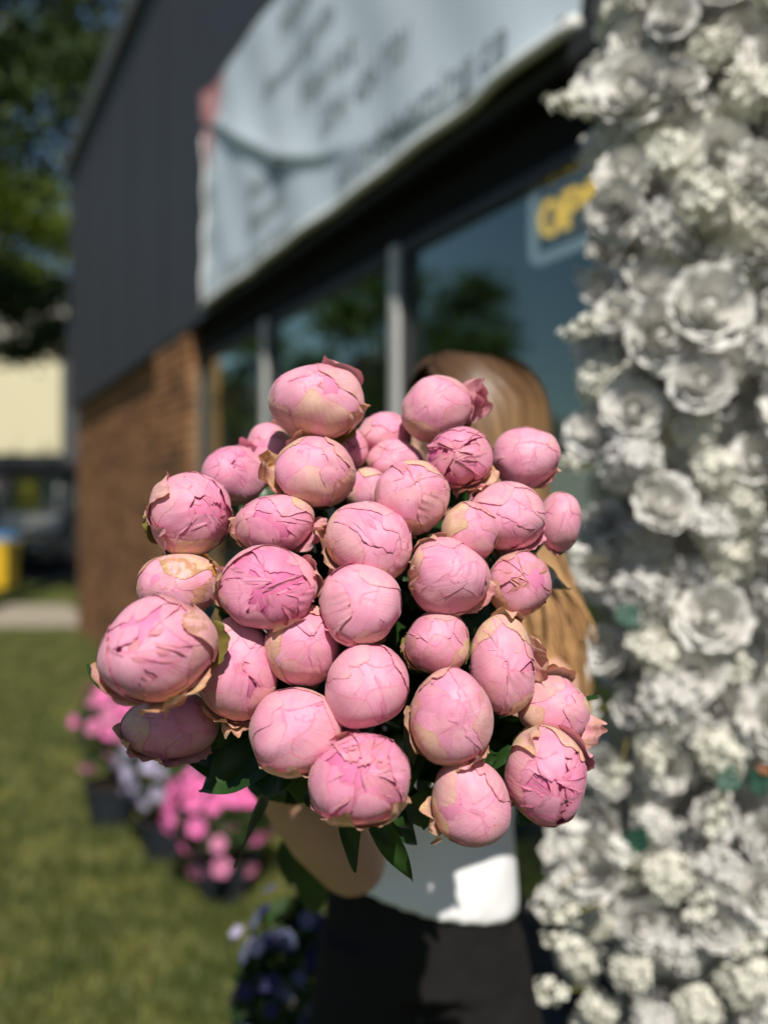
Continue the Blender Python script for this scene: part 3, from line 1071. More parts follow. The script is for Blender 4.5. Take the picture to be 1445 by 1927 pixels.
def petal(r, low, fr, phi, thm, hw, rad, tilt, lift, flare, cream, brown, deep, jag=0.035, crump=0.007, roll=0.0):
    """one petal as a patch wrapped on the bud. fr = (centre, e1, e2, axis, scale3)"""
    C, e1, e2, ax, S = fr
    u, v = UGf, VGf
    tip = 1 - 0.20 * np.abs(u) ** 2.4 + jag * 1.7 * wob1(r, u * 3, 2, 0.8, 2.4) + jag * 0.45 * np.abs(wob1(r, u * 3, 2, 3, 6)) + jag * 0.14 * wob1(r, u * 3, 3, 8, 14)
    # torn notches
    for _ in range(r.integers(0, 2)):
        u0 = r.uniform(-0.8, 0.8)
        tip = tip - r.uniform(0.02, 0.09) * np.exp(-((u - u0) / r.uniform(0.06, 0.12)) ** 2)
    th = 0.10 + (thm - 0.10) * v * (1 + (tip - 1) * sstep(0.35, 1.0, v))
    prof = np.where(v < 0.5, (np.maximum(v, 0) / 0.5) ** 0.6, 1 - 0.30 * ((v - 0.5) / 0.5) ** 2.5)
    side = 1 + jag * 1.2 * wob1(r, v * 4 + np.sign(u) * 3, 3, 2, 8) * np.abs(u) ** 3
    al = hw * u * prof * side + roll * (v - 0.5)
    g = np.stack([np.cos(phi) * np.sin(th), np.sin(phi) * np.sin(th), -np.cos(th)], 1)
    sd = np.array([-math.sin(phi), math.cos(phi), 0.0])
    d = np.cos(al)[:, None] * g + np.sin(al)[:, None] * sd
    edge = np.minimum(1 - np.abs(u), (1 - v) * 1.2)
    n2 = sines(r, 6, 3, 8, 2)(np.stack([u * 1.0, v * 1.6], 1))
    ridge = wob1(r, u * 6, 3, 1.5, 4) * v
    em = sstep(0.28, 0.0, edge)
    rr = rad * (1 + 0.05 * low(d)) + tilt * u + crump * n2 + 0.0018 * ridge
    rr = rr + lift * em * (0.6 + 0.5 * wob1(r, (u + v) * 4, 3, 2, 6))
    out_ = np.zeros_like(rr)
    if flare:
        out_ = flare * np.clip((v - 0.42) / 0.58, 0, 1) ** 1.6
        rr = rr + out_ * (0.85 + 0.2 * wob1(r, u * 3, 2, 1, 4))
    loc = d * rr[:, None]
    wv = loc[:, 0:1] * e1 + loc[:, 1:2] * e2 + loc[:, 2:3] * ax
    Vw = C + wv * S
    cols = np.empty((len(u), 4))
    cols[:, 0] = cream
    cols[:, 1] = brown
    cols[:, 2] = deep
    cols[:, 3] = edge
    uv = np.stack([u * 0.5 + 0.5 + r.uniform(0, 5), v], 1)
    return Vw, uv, cols


NL, NLV = 7, 13


def leaf_mesh(base, tip, width, normal, droop=0.0, fold=0.25, name='leaf', mat=None, off=None, wave=0.0):
    base = np.asarray(base, float); tip = np.asarray(tip, float)
    ax = tip - base
    L = np.linalg.norm(ax)
    ax = ax / L
    n = nrm(np.asarray(normal) - ax * np.dot(normal, ax))
    s = np.cross(ax, n)
    vv_ = np.linspace(0, 1, NLV); uu_ = np.linspace(-1, 1, NL)
    VV_, UU_ = np.meshgrid(vv_, uu_, indexing='ij')
    VV_, UU_ = VV_.ravel(), UU_.ravel()
    wp = np.sin(np.pi * VV_ ** 0.75) ** 0.85 * width * 0.5 + 0.0006
    p = base + ax * (VV_ * L)[:, None] + s * (UU_ * wp)[:, None]
    p = p + n * (fold * np.abs(UU_) * wp + wave * np.sin(VV_ * 9 + UU_ * 2) * width * 0.1 - droop * L * VV_ ** 2)[:, None]
    if off is not None:
        p = p - off
    return np_mesh(name, p, grid_faces(NL, NLV), mat or M['pleaf'], True)


peonies = []
for i, (px, py, rx, ry, d, apx, apy, opn, crm, brn, dep, flr) in enumerate(FL):
    r = np.random.default_rng(1000 + i * 17)
    d = .70 + (d - .70) * (.72 if d > .70 else 1.0)
    C = P(px, py, d)
    S = np.array([rx, (rx + ry) * 0.5, ry]) * d / F * 1.012
    toc = nrm(np.array([0, 0, CAMZ]) - C)
    right = nrm(np.cross(toc, [0, 0, 1])) * -1
    up = nrm(np.cross(right, toc)) * -1
    if up[2] < 0:
        up = -up
    ax = nrm(right * apx + up * apy + toc * math.sqrt(max(0.05, 1 - apx ** 2 - apy ** 2)))
    e1 = nrm(right - ax * np.dot(right, ax))
    e2 = nrm(up - ax * np.dot(up, ax) - e1 * np.dot(up, e1))
    fr = (C, e1, e2, ax, S)
    base = C - ax * S * 0.95
    grp = 'peony buds packed in the bouquet'
    root = empty('peony', base, LBL[i], 'peony', grp)
    lw = sines(r, 9, 1.0, 4.2)
    mid_ = sines(r, 9, 5, 11)
    low = lambda q, f=lw, g=mid_: f(q) + .20 * g(q)
    petals = []
    # heart of the bloom: small crowded petals that show only where the bud opens
    nin = 5 + int(14 * opn)
    for k in range(nin):
        ph = k * 2.4 + r.uniform(-.3, .3)
        thm = R_(r.uniform(146, 182) if opn >= .3 else r.uniform(160, 186))
        petals.append((ph, thm, R_(r.uniform(16, 34)), r.uniform(.865, .925), r.choice([-1, 1]) * r.uniform(.015, .05), .07 * opn + .01, 0, 0, brn * .8, min(1, .20 + .7 * dep + r.uniform(-.2, .25)), .06, .014, r.uniform(-.5, .5)))
    # wrapping petals, inner layer to outer layer
    a0 = r.uniform(0, 6.28)
    top = 198 - (72 * opn if opn >= .3 else 46 * opn)
    nmid = 3 if opn < .3 else 4
    lay = [(3, top, 8, 60, .945), (nmid, top - 18, 12, 58, .960), (nmid, top - 46, 18, 54, .975), (3, top - 84, 20, 50, .990)]
    for li, (n_, tm, tv, hwd, rad) in enumerate(lay):
        for k in range(n_):
            ph = a0 + li * 0.9 + k * 2 * math.pi / n_ + r.uniform(-.35, .35)
            cr = [0.0, .08, .16 + .30 * crm, .95 * crm + .22][li] * r.uniform(.5, 1.3)
            th_ = tm + r.uniform(-tv, tv)
            if li == 2 and r.random() < crm * .7:
                cr = r.uniform(.55, .95)
            if li == 3 and r.random() < crm * .75:
                th_ = r.uniform(112, 140)
                cr = r.uniform(.7, 1.0)
            br = brn * [.15, .35, .7, 1.0][li] * r.uniform(.4, 1.2)
            de = dep * [.9, .6, .3, .1][li] * r.uniform(.5, 1.4) + r.uniform(0, .08)
            lf_ = r.uniform(-.013, -.004) + (r.uniform(.02, .065) if r.random() < .13 + .25 * opn else 0)
            petals.append((ph, R_(th_), R_(hwd * r.uniform(.8, 1.15)), rad + r.uniform(-.003, .003), r.choice([-1, 1]) * .005, lf_, 0, min(1, cr), min(1, br), min(1, de), .024 + .02 * opn, .0028, r.uniform(-.3, .3)))
    for (ang, reach, cr) in flr:
        petals.append((R_(ang), R_(r.uniform(104, 122)), R_(r.uniform(26, 36)), 1.0, r.uniform(-.01, .01), .03, reach * 1.25, cr, min(1, brn + .2 * cr), dep * .3, .05, .012, r.uniform(-.15, .15)))
    for (ph, thm, hw, rad, tilt, lift, fla, cr, br, de, jag, cru, roll) in petals:
        Vw, uv, cols = petal(r, low, fr, ph, thm, hw, rad, tilt, lift, fla, cr, br, de, jag, cru, roll)
        put('petal', np_mesh('petal', Vw - base, GF, M['petal'], True, uv, None, cols), root)
    # solid heart
    m = MB()
    rotm = np.stack([e1, e2, ax], 1)
    m.ellipsoid((0, 0, 0), (.87, .87, .86), 18, 12)
    Vc = np.concatenate(m.v)
    Vc = C + ((rotm @ Vc.T).T) * S - base
    cols = np.tile([0, 0, min(1, .5 + dep), 1.0], (len(Vc), 1))
    put('heart', np_mesh('heart', Vc, m.f, M['petal'], True, np.full((len(Vc), 2), .8), None, cols), root)
    # sepals
    for k in range(3):
        Vw, uv, cols = petal(r, low, fr, a0 + k * 2.1, R_(r.uniform(48, 66)), R_(r.uniform(18, 26)), 1.03, 0, .02, r.choice([0, .15]), 0, 0, 0)
        put('sepal', np_mesh('sepal', Vw - base, GF, M['sepal'], True), root)
    # stem
    jit = r.normal(0, .012, 3)
    p0 = C - ax * S * .9
    p1 = p0 - ax * .035
    b = BIND + jit
    e = SEND + jit * 1.2 + r.normal(0, .01, 3)
    tq = np.linspace(0, 1, 11)[:, None]
    c1, c2 = p1 - ax * .05, b + nrm(C - BIND) * .12
    cur = (1 - tq) ** 3 * p1 + 3 * (1 - tq) ** 2 * tq * c1 + 3 * (1 - tq) * tq ** 2 * c2 + tq ** 3 * b
    path = np.concatenate([[p0], cur, [b + (e - b) * .5], [e]])
    mb = MB(); mb.tube(path, np.linspace(.0042, .0032, len(path)), 7)
    mb.build('stem', M['stem'], root, True)
    # leaves along the stem, inside the bouquet
    for k in range(7):
        bp = path[2 + k]
        dirn = nrm(r.normal(0, 1, 3) + ax * .5)
        L = r.uniform(.05, .085)
        tp = bp + dirn * L
        # keep them behind the blooms
        if tp[1] < C[1] + .015:
            tp[1] = C[1] + .015 + r.uniform(0, .02)
        tpx, tpy = 722.5 + tp[0] / tp[1] * F, 963.5 - (tp[2] - CAMZ) / tp[1] * F
        cdx, cdy = tpx - 690, tpy - 1150
        lim_ = .90 * math.hypot(px - 690, py - 1150) + 12
        dd_ = math.hypot(cdx, cdy)
        if dd_ > lim_:
            tp = P(690 + cdx * lim_ / dd_, 1150 + cdy * lim_ / dd_, tp[1])
        put('leaf', leaf_mesh(bp, tp, r.uniform(.028, .050), r.normal(0, 1, 3), r.uniform(0, .3), .3, 'leaf', M['pleaf'], base, .5), root)
    peonies.append((root, base, C))


def add_leaf(i, b, t, wd_, nrmv=(0.1, -1, .2), droop=0.0, fold=.3, wave=.6, mat=None):
    root, base, C = peonies[i]
    put('leaf', leaf_mesh(P(*b), P(*t), wd_, nrmv, droop, fold, 'leaf', mat or M['pleaf'], base, wave), root)


# leaves that show outside the blooms
add_leaf(23, (232, 1305, .69), (162, 1250, .68), .020, (0.3, -.8, .6))
add_leaf(30, (545, 1395, .74), (372, 1486, .73), .052, (.1, -.6, .8), .05)
add_leaf(30, (560, 1400, .76), (430, 1400, .75), .060, (.2, -.8, .6))
add_leaf(30, (555, 1420, .75), (470, 1480, .76), .050, (-.1, -.8, .6))
add_leaf(30, (575, 1430, .75), (560, 1510, .77), .040, (-.3, -.8, .4))
add_leaf(33, (620, 1460, .74), (605, 1522, .76), .040, (.3, -.8, .3))
add_leaf(33, (645, 1500, .72), (668, 1642, .74), .018, (.5, -.8, .2))
add_leaf(33, (690, 1500, .71), (776, 1658, .73), .022, (-.4, -.8, .3))
add_leaf(33, (690, 1520, .70), (735, 1598, .71), .016, (.5, -.8, .3))
add_leaf(33, (715, 1500, .73), (782, 1590, .76), .026, (.5, -.8, .3))
add_leaf(33, (735, 1470, .72), (772, 1560, .74), .030, (.3, -.8, .3))
add_leaf(30, (510, 1450, .78), (440, 1632, .86), .022, (.8, -.6, .2))
add_leaf(30, (556, 1560, 1.14), (545, 1665, 1.16), .040, (.2, -.9, .1))
add_leaf(30, (600, 1600, 1.14), (585, 1722, 1.17), .052, (-.4, -.9, .1))
add_leaf(24, (490, 1330, .73), (395, 1410, .735), .018, (.2, -.8, .4))
add_leaf(35, (1010, 1500, .73), (972, 1556, .715), .016, (.3, -.8, .3))
add_leaf(31, (775, 1345, .70), (778, 1440, .685), .014, (-.6, -.8, .1), 0, .3, .4, M['stem'])
add_leaf(26, (765, 1190, .735), (772, 1262, .71), .012, (-.6, -.8, .1), 0, .3, .4, M['sepal'])
add_leaf(16, (925, 1035, .755), (945, 1005, .735), .007, (-.3, -.8, .1), 0, .3, .4, M['pleaf'])
add_leaf(7, (640, 930, .80), (682, 908, .79), .008, (-.3, -.8, .5))
add_leaf(32, (935, 1385, .75), (1005, 1368, .74), .014, (.1, -.6, .8))
add_leaf(32, (940, 1400, .76), (1000, 1410, .75), .016, (.1, -.6, .8))
add_leaf(32, (1030, 1370, .78), (1120, 1362, .78), .016, (.1, -.6, .8))
add_leaf(34, (800, 1480, .72), (795, 1560, .74), .030, (.1, -.9, .1))
add_leaf(34, (860, 1440, .74), (935, 1420, .72), .030, (.1, -.9, .3))

# ------------------------------------------------------------------ the woman
def remeshed(name, mb_, vox, mat, parent, smooth_it=4, noise_amp=0.0, nk=(10, 30), seed=3):
    me = mb_.mesh(name, mat, True)
    ob = bpy.data.objects.new('tmp', me)
    COL.objects.link(ob)
    m = ob.modifiers.new('r', 'REMESH')
    m.mode = 'VOXEL'
    m.voxel_size = vox
    m.use_smooth_shade = True
    s = ob.modifiers.new('s', 'SMOOTH')
    s.factor = 0.5
    s.iterations = smooth_it
    dg = bpy.context.evaluated_depsgraph_get()
    res = bpy.data.meshes.new_from_object(ob.evaluated_get(dg))
    bpy.data.objects.remove(ob)
    n = len(res.vertices)
    co = np.empty(n * 3, np.float32)
    res.vertices.foreach_get('co', co)
    co = co.reshape(-1, 3)
    if noise_amp:
        nr = np.empty(n * 3, np.float32)
        res.vertex_normals.foreach_get('vector', nr)
        f = sines(np.random.default_rng(seed), 9, nk[0], nk[1])
        co = co + nr.reshape(-1, 3) * (f(co) * noise_amp)[:, None]
    co = co - origin(parent)
    res.vertices.foreach_set('co', co.astype(np.float32).ravel())
    res.polygons.foreach_set('use_smooth', np.ones(len(res.polygons), bool))
    res.materials.clear()
    res.materials.append(mat)
    res.name = name
    res.update()
    return put(name, res, parent)


woman = empty('person', (0.06, 1.38, 0.0), 'person in white T-shirt and black trousers with long blonde hair hugging the bouquet', 'person')
YAW = R_(-14)
HC = np.array([0.125, 1.285, 1.545])
b = MB()
# trunk
b.loft([(.060, 1.38, .84, .112, .085), (.058, 1.38, .92, .112, .088), (.058, 1.38, 1.0, .106, .082), (.065, 1.375, 1.08, .112, .085), (.08, 1.37, 1.18, .128, .098), (.095, 1.36, 1.27, .135, .092), (.105, 1.355, 1.33, .115, .072), (.112, 1.345, 1.38, .055, .055)], 28, True, YAW)
b.rcone((.112, 1.345, 1.36), (.12, 1.30, 1.47), .050, .048)
# legs and feet
for hx, kx, fx in ((-.005, -.02, -.03), (.128, .15, .165)):
    b.rcone((hx, 1.385, .84), (kx, 1.37, .48), .068, .050)
    b.rcone((kx, 1.37, .48), (fx, 1.40, .09), .052, .035)
    b.rcone((fx, 1.40, .05), (fx, 1.27, .035), .036, .030)
# head, turned towards the flowers
FA = R_(-158)
ca_, sa_ = math.cos(FA + math.pi / 2), math.sin(FA + math.pi / 2)
HR = np.array([[ca_, -sa_, 0], [sa_, ca_, 0], [0, 0, 1]])


def hp(x, y, z):
    return HC + HR @ np.array([x, y, z])


b.ellipsoid(hp(0, 0.008, .012), (.074, .094, .100), rot=HR)
b.ellipsoid(hp(0, -.030, -.055), (.055, .056, .062), rot=HR)
b.rcone(hp(0, -.090, .012), hp(0, -.108, -.022), .007, .011)
b.rcone(hp(-.02, -.086, -.052), hp(.02, -.086, -.052), .007, .007)
for s in (-1, 1):
    b.ellipsoid(hp(s * .077, .012, -.008), (.012, .022, .032), 12, 8, rot=HR)
    b.rcone(hp(s * .018, -.083, .024), hp(s * .048, -.072, .024), .008, .007)
# arms: shoulder, elbow, wrist
RS, RE, RW = np.array([-.045, 1.335, 1.305]), np.array([-.040, 1.105, 1.045]), np.array([-.130, .965, 1.205])
LS, LE, LW = np.array([.225, 1.34, 1.315]), np.array([.205, 1.125, 1.235]), np.array([.045, .99, 1.255])
b.rcone(RS, RE, .052, .043); b.rcone(RE, RE + (RW - RE) * .35, .044, .046); b.rcone(RE + (RW - RE) * .35, RW, .046, .029)
b.rcone(LS, LE, .052, .041); b.rcone(LE, LE + (LW - LE) * .35, .041, .042); b.rcone(LE + (LW - LE) * .35, LW, .042, .028)


def hand(W, fwd, palmn, thumb_side):
    fwd = nrm(fwd); pn = nrm(palmn - fwd * np.dot(palmn, fwd)); sd = np.cross(fwd, pn) * thumb_side
    for k in range(4):
        o0 = sd * (.027 - .018 * k)
        b.rcone(W + fwd * .012 + o0 * .7, W + fwd * .078 + o0, .014, .0105)
        L = (.070, .080, .074, .058)[k]
        p0 = W + fwd * .080 + o0
        dcur = fwd.copy()
        q = p0
        for j, fr_ in enumerate((.45, .30, .25)):
            dcur = nrm(dcur + pn * (.35, .6, .55)[j])
            q2 = q + dcur * L * fr_
            b.rcone(q, q2, .0092 - .0008 * j, .0086 - .0010 * j, 10)
            q = q2
    t0 = W + fwd * .020 + sd * .026
    t1 = t0 + nrm(sd * .8 + fwd * .7 + pn * .25) * .038
    t2 = t1 + nrm(fwd * .8 + pn * .6 + sd * .2) * .030
    t3 = t2 + nrm(fwd * .6 + pn * .9) * .024
    b.rcone(t0, t1, .0135, .0110, 10); b.rcone(t1, t2, .0105, .0095, 10); b.rcone(t2, t3, .0092, .0080, 10)


hand(RW, np.array([.55, -.35, .45]), np.array([.2, .25, .9]), 1)
hand(LW, np.array([-.75, -.35, .25]), np.array([-.2, -.3, .95]), -1)
remeshed('body', b, 0.0045, M['skin'], woman, 5)
for s in (-1, 1):
    m = MB(); m.ellipsoid(hp(s * .030, -.0715, .010), (.0115, .0115, .0105), 14, 10); ey = m.build('eye', M['eye'], woman, True)
    m = MB(); m.ellipsoid(hp(s * .030, -.0825, .010), (.0052, .0020, .0052), 12, 8, rot=HR); m.build('iris', M['iris'], ey, True)
m = MB(); m.ellipsoid(hp(0, -.091, -.052), (.021, .005, .006), 14, 8, rot=HR); m.build('lips', M['lips'], woman, True)
# t-shirt
s = MB()
s.loft([(.052, 1.375, .882, .150, .114), (.052, 1.375, .90, .150, .114), (.055, 1.375, 1.0, .140, .108), (.065, 1.37, 1.10, .138, .108), (.08, 1.365, 1.20, .148, .114), (.095, 1.36, 1.28, .150, .108), (.105, 1.355, 1.34, .128, .084), (.112, 1.348, 1.385, .068, .064)], 32, True, YAW)
v0 = s.v[0]
v0[:, 2] += np.clip((1.02 - v0[:, 2]) / .14, 0, 1) * np.clip(.16 - v0[:, 0], -.03, .3) * .22
s.rcone(RS + (.01, 0, .005), RS + (RE - RS) * .42, .066, .072)
s.rcone(LS + (-.01, 0, .005), LS + (LE - LS) * .55, .066, .072)
remeshed('t_shirt', s, 0.006, M['shirt'], woman, 3, 0.0022, (14, 38), 5)
# trousers: one loft per leg joined at the hips
s = MB()
s.loft([(.062, 1.38, .78, .150, .116), (.058, 1.38, .86, .148, .113), (.055, 1.38, .94, .134, .104), (.057, 1.38, 1.0, .124, .096)], 32, True, YAW)
for hx, kx, fx in ((-.018, -.025, -.03), (.145, .165, .178)):
    s.loft([(fx, 1.385, .055, .100, .105), (fx, 1.385, .08, .100, .105), (kx, 1.38, .48, .096, .098), (hx, 1.38, .70, .098, .106), (hx * .8 + .012, 1.38, .84, .092, .106)], 24, True, YAW)
remeshed('trousers', s, 0.008, M['trousers'], woman, 3, 0.0035, (9, 26), 6)
for fx in (-.03, .178):
    s = MB()
    s.rcone((fx, 1.42, .042), (fx, 1.26, .034), .042, .034); s.box(fx - .036, fx + .036, 1.225, 1.455, .004, .022)
    remeshed('shoe', s, 0.006, M['shoe'], woman, 3)

# hair in flat locks from a parting
hv, hf, hcol = [], [], []
n0 = 0
r = np.random.default_rng(42)
NS = 3200
for k in range(NS):
    da = r.uniform(-math.pi, math.pi)          # angle from the face direction
    sg = 1 if da > 0 else -1
    half = R_(62)                              # half width left free for the face
    rs = r.uniform(.98, 1.10)
    R3 = np.array([.098, .104, .122]) * rs
    pts = []
    part = (HR @ np.array([0, -.05 + .10 * r.random(), 0]))
    nph = 9
    for j in range(nph):
        q = j / (nph - 1)
        th = R_(2 + 96 * q)
        f_ = min(1, q * 1.6)
        d2 = abs(da)
        d2 = d2 + (half + (math.pi - half) * d2 / math.pi - d2) * f_
        a_ = FA + sg * d2
        p = np.array([math.sin(th) * math.cos(a_), math.sin(th) * math.sin(a_), math.cos(th)]) * R3
        pts.append(HC + (0, .006, .014) + p + part * (1 - q))
    az = a_
    sidex = 1 if math.cos(az) > -.25 else -1
    last = pts[-1]
    # falling part
    endz = r.uniform(1.17, 1.32) if math.sin(az) < .5 else r.uniform(1.02, 1.2)
    if sidex > 0:
        ex = r.uniform(.168, .264) if math.sin(az) < .5 else r.uniform(.06, .28)
        ey = last[1] + r.uniform(-.05, .03) if math.sin(az) < .5 else last[1] + .04
    else:
        ex = max(last[0] + r.uniform(-.02, .03), .005)
        ey = last[1] + r.uniform(.0, .06)
    if math.sin(az) > .5:
        ey = max(ey, 1.455)
    else:
        # over the front of the shoulders
        ey = min(ey, 1.262) if r.random() < .7 else ey
    nf = 13
    wv = r.uniform(0, 6.28)
    for j in range(1, nf):
        q = j / (nf - 1)
        sm = sstep(0, 1, q)
        p = np.array([last[0] + (ex - last[0]) * sm, last[1] + (ey - last[1]) * sm, last[2] + (endz - last[2]) * q])
        p[0] += .006 * math.sin(q * 7 + wv) * q
        p[1] += .006 * math.cos(q * 6 + wv) * q
        pts.append(p)
    pts = np.array(pts)
    n = len(pts)
    tang = np.gradient(pts, axis=0)
    outw = pts - HC
    outw[:, 2] *= .15
    sdv = np.cross(tang, outw)
    sdv /= np.linalg.norm(sdv, axis=1)[:, None] + 1e-9
    q = np.linspace(0, 1, n)
    wdt = .0032 * (1 + 1.2 * q - 1.6 * q ** 5) * r.uniform(.6, 1.3)
    nrmv = np.cross(sdv, tang)
    nrmv /= np.linalg.norm(nrmv, axis=1)[:, None] + 1e-9
    A = pts - sdv * wdt[:, None]
    Bm = pts + nrmv * .0012
    Cc = pts + sdv * wdt[:, None]
    hv.append(np.stack([A, Bm, Cc], 1).reshape(-1, 3))
    fidx = []
    for j in range(n - 1):
        for c_ in (0, 1):
            a1 = n0 + j * 3 + c_
            fidx.append((a1, a1 + 1, a1 + 4, a1 + 3))
    hf += fidx
    tone = r.uniform(0, 1) ** 1.7
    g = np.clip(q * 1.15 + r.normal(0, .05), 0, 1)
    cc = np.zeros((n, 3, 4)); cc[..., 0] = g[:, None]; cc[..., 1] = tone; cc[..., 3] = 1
    hcol.append(cc.reshape(-1, 4))
    n0 += n * 3
hv = np.concatenate(hv)
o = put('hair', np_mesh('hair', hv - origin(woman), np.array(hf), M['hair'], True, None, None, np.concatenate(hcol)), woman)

# ------------------------------------------------------------------ white flower wall
def wr_petal(r, R, tilt, hgt, wid, curl):
    nu_, nv_ = 9, 7
    u = np.linspace(-1, 1, nu_); v = np.linspace(0, 1, nv_)
    VV_, UU_ = np.meshgrid(v, u, indexing='ij')
    VV_, UU_ = VV_.ravel(), UU_.ravel()
    w_ = wid * np.sin(np.pi * (0.12 + .62 * VV_)) * (1 + .04 * np.sin(UU_ * 5))
    ang = UU_ * w_
    rad = R * (0.15 + .85 * np.sin(VV_ * math.pi * .5) ** .8) * math.sin(tilt) + R * .10
    rad = rad * (1 + .05 * VV_ * np.sin(UU_ * 6 + r.uniform(0, 6))) + curl * R * np.clip(VV_ - .6, 0, 1) ** 2 * 2.5
    h = hgt * VV_ * (1 - .10 * UU_ ** 2) - curl * R * np.clip(VV_ - .75, 0, 1) * .9 + R * .055 * VV_ * np.sin(UU_ * 5 + r.uniform(0, 6)) + R * .03 * VV_ * np.sin(UU_ * 11 + r.uniform(0, 6))
    h = h + R * r.uniform(-.10, .10) * VV_ + R * r.uniform(-.08, .08) * UU_ * VV_
    return np.stack([rad * np.cos(ang), rad * np.sin(ang), h], 1), grid_faces(nu_, nv_)


def make_rose(seed, R, mat):
    r = np.random.default_rng(seed)
    root = empty('white_rose', (0, 0, 0))
    rings = [(3, .22, .95, 1.3, .05), (4, .45, .95, .95, .12), (5, .75, .82, .80, .25), (6, 1.05, .60, .72, .38)]
    k0 = 0
    for (n_, tl_, hg, wd_, cu_) in rings:
        for k in range(n_):
            Vp, Fp = wr_petal(r, R, tl_ * r.uniform(.92, 1.08), R * hg * r.uniform(.9, 1.1), wd_, cu_ * r.uniform(.5, 1.5))
            a_ = k * 2 * math.pi / n_ + k0 + r.uniform(-.2, .2)
            c, s_ = math.cos(a_), math.sin(a_)
            Rz = np.array([[c, -s_, 0], [s_, c, 0], [0, 0, 1]])
            put('petal', np_mesh('rose_petal', Vp @ Rz.T, Fp, mat, True), root)
        k0 += 1.1
    m = MB(); m.ellipsoid((0, 0, R * .30), (R * .22, R * .22, R * .45), 10, 8)
    put('heart', m.mesh('rose_heart', mat, True), root)
    return root


def floret_mesh(r, R, mat, n_=5):
    V, Fs = [], []
    for k in range(n_):
        a_ = k * 2 * math.pi / n_
        b0 = len(V)
        for (rr_, aw, h) in ((.08, .3, 0), (.5, .52, .12 * r.uniform(.5, 1.5)), (.85, .42, .28 * r.uniform(.3, 1.5)), (1.0, .15, .25)):
            for sgn in (-1, 0, 1):
                V.append((R * rr_ * math.cos(a_ + sgn * aw), R * rr_ * math.sin(a_ + sgn * aw), R * (h + (.10 if sgn else 0))))
        for j in range(3):
            for c_ in range(2):
                a1 = b0 + j * 3 + c_
                Fs.append((a1, a1 + 1, a1 + 4, a1 + 3))
    return np_mesh('floret', np.array(V), Fs, mat, True)


def make_cluster(seed, R, mat, nfl, long=1.0):
    r = np.random.default_rng(seed)
    root = empty('blossom_cluster', (0, 0, 0))
    fms = [floret_mesh(r, R * .42, mat, 5), floret_mesh(r, R * .36, mat, 4)]
    for k in range(nfl):
        zf = 1 - (k + .5) / nfl * 1.15
        rr_ = math.sqrt(max(0, 1 - zf * zf))
        a_ = k * 2.39996
        dirv = Vector((rr_ * math.cos(a_), rr_ * math.sin(a_), zf))
        o_ = put('floret', fms[k % 2], root)
        o_.location = Vector((dirv.x, dirv.y, dirv.z * long)) * R * r.uniform(.72, 1.0)
        dd_ = (dirv + Vector(r.normal(0, .25, 3))).normalized()
        o_.rotation_euler = dd_.to_track_quat('Z', 'Y').to_euler()
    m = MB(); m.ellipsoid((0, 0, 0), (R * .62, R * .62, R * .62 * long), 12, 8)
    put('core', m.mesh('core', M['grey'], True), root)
    return root


def make_sprig(seed, L, mat):
    r = np.random.default_rng(seed)
    root = empty('blossom_sprig', (0, 0, 0))
    pts = np.array([(0, 0, 0), (0, .004, L * .35), (.006, 0, L * .7), (.014, -.004, L)])
    m = MB(); m.tube(pts, [.0022, .002, .0017, .0012], 6)
    put('stalk', m.mesh('stalk', M['sepal'], True), root)
    fms = [floret_mesh(r, .013, mat, 5), floret_mesh(r, .009, mat, 5)]
    for k in range(13):
        q = .35 + .65 * k / 12
        c = np.array([np.interp(q, [0, .35, .7, 1], pts[:, j]) for j in range(3)])
        a_ = k * 2.4
        o_ = put('floret', fms[0 if q < .75 else 1], root)
        dv = Vector((math.cos(a_), math.sin(a_), .6))
        o_.location = Vector(c) + dv * (.014 * (1.25 - q * .6))
        o_.rotation_euler = dv.to_track_quat('Z', 'Y').to_euler()
    return root


def copy_tree(o, parent=None):
    c = o.copy()
    COL.objects.link(c)
    c.parent = parent
    for ch in o.children:
        copy_tree(ch, c)
    return c


protos = {
    'rose': [make_rose(1, .052, M['white']), make_rose(2, .047, M['white']), make_rose(3, .044, M['grey'])],
    'cluster': [make_cluster(4, .040, M['cream'], 22), make_cluster(5, .036, M['white'], 20, 1.2), make_cluster(6, .045, M['grey'], 24)],
    'sprig': [make_sprig(7, .11, M['cream']), make_sprig(8, .09, M['white'])],
}
used = {}
wall = empty('flower_wall_panel', (0.60, 1.70, 0), 'tall pale backing panel carrying the white artificial flowers', 'panel')
m = MB(); m.box(.445, .98, 1.64, 1.70, 0.02, 2.62); m.build('backing', M['panel'], wall)
for xx_ in (.465, .960):
    m = MB(); m.box(xx_ - .018, xx_ + .018, 1.705, 1.745, 0.0, 2.60); m.build('post', M['alu'], wall)
m = MB(); m.box(.36, 1.0, 1.55, 1.95, 0.006, .03); m.build('base_plate', M['dark_frame'], wall)
GR = {'rose': 'white roses on the flower wall', 'cluster': 'blossom clusters on the flower wall', 'sprig': 'blossom sprigs on the flower wall'}
LB = {
    'rose': ['large open white rose', 'upright white rose', 'small greyish rose'],
    'cluster': ['round cream blossom cluster', 'long white blossom cluster', 'wide greyish blossom cluster'],
    'sprig': ['long cream blossom sprig poking out', 'short white blossom sprig poking out'],
}
CT = {'rose': 'rose', 'cluster': 'blossom', 'sprig': 'sprig'}


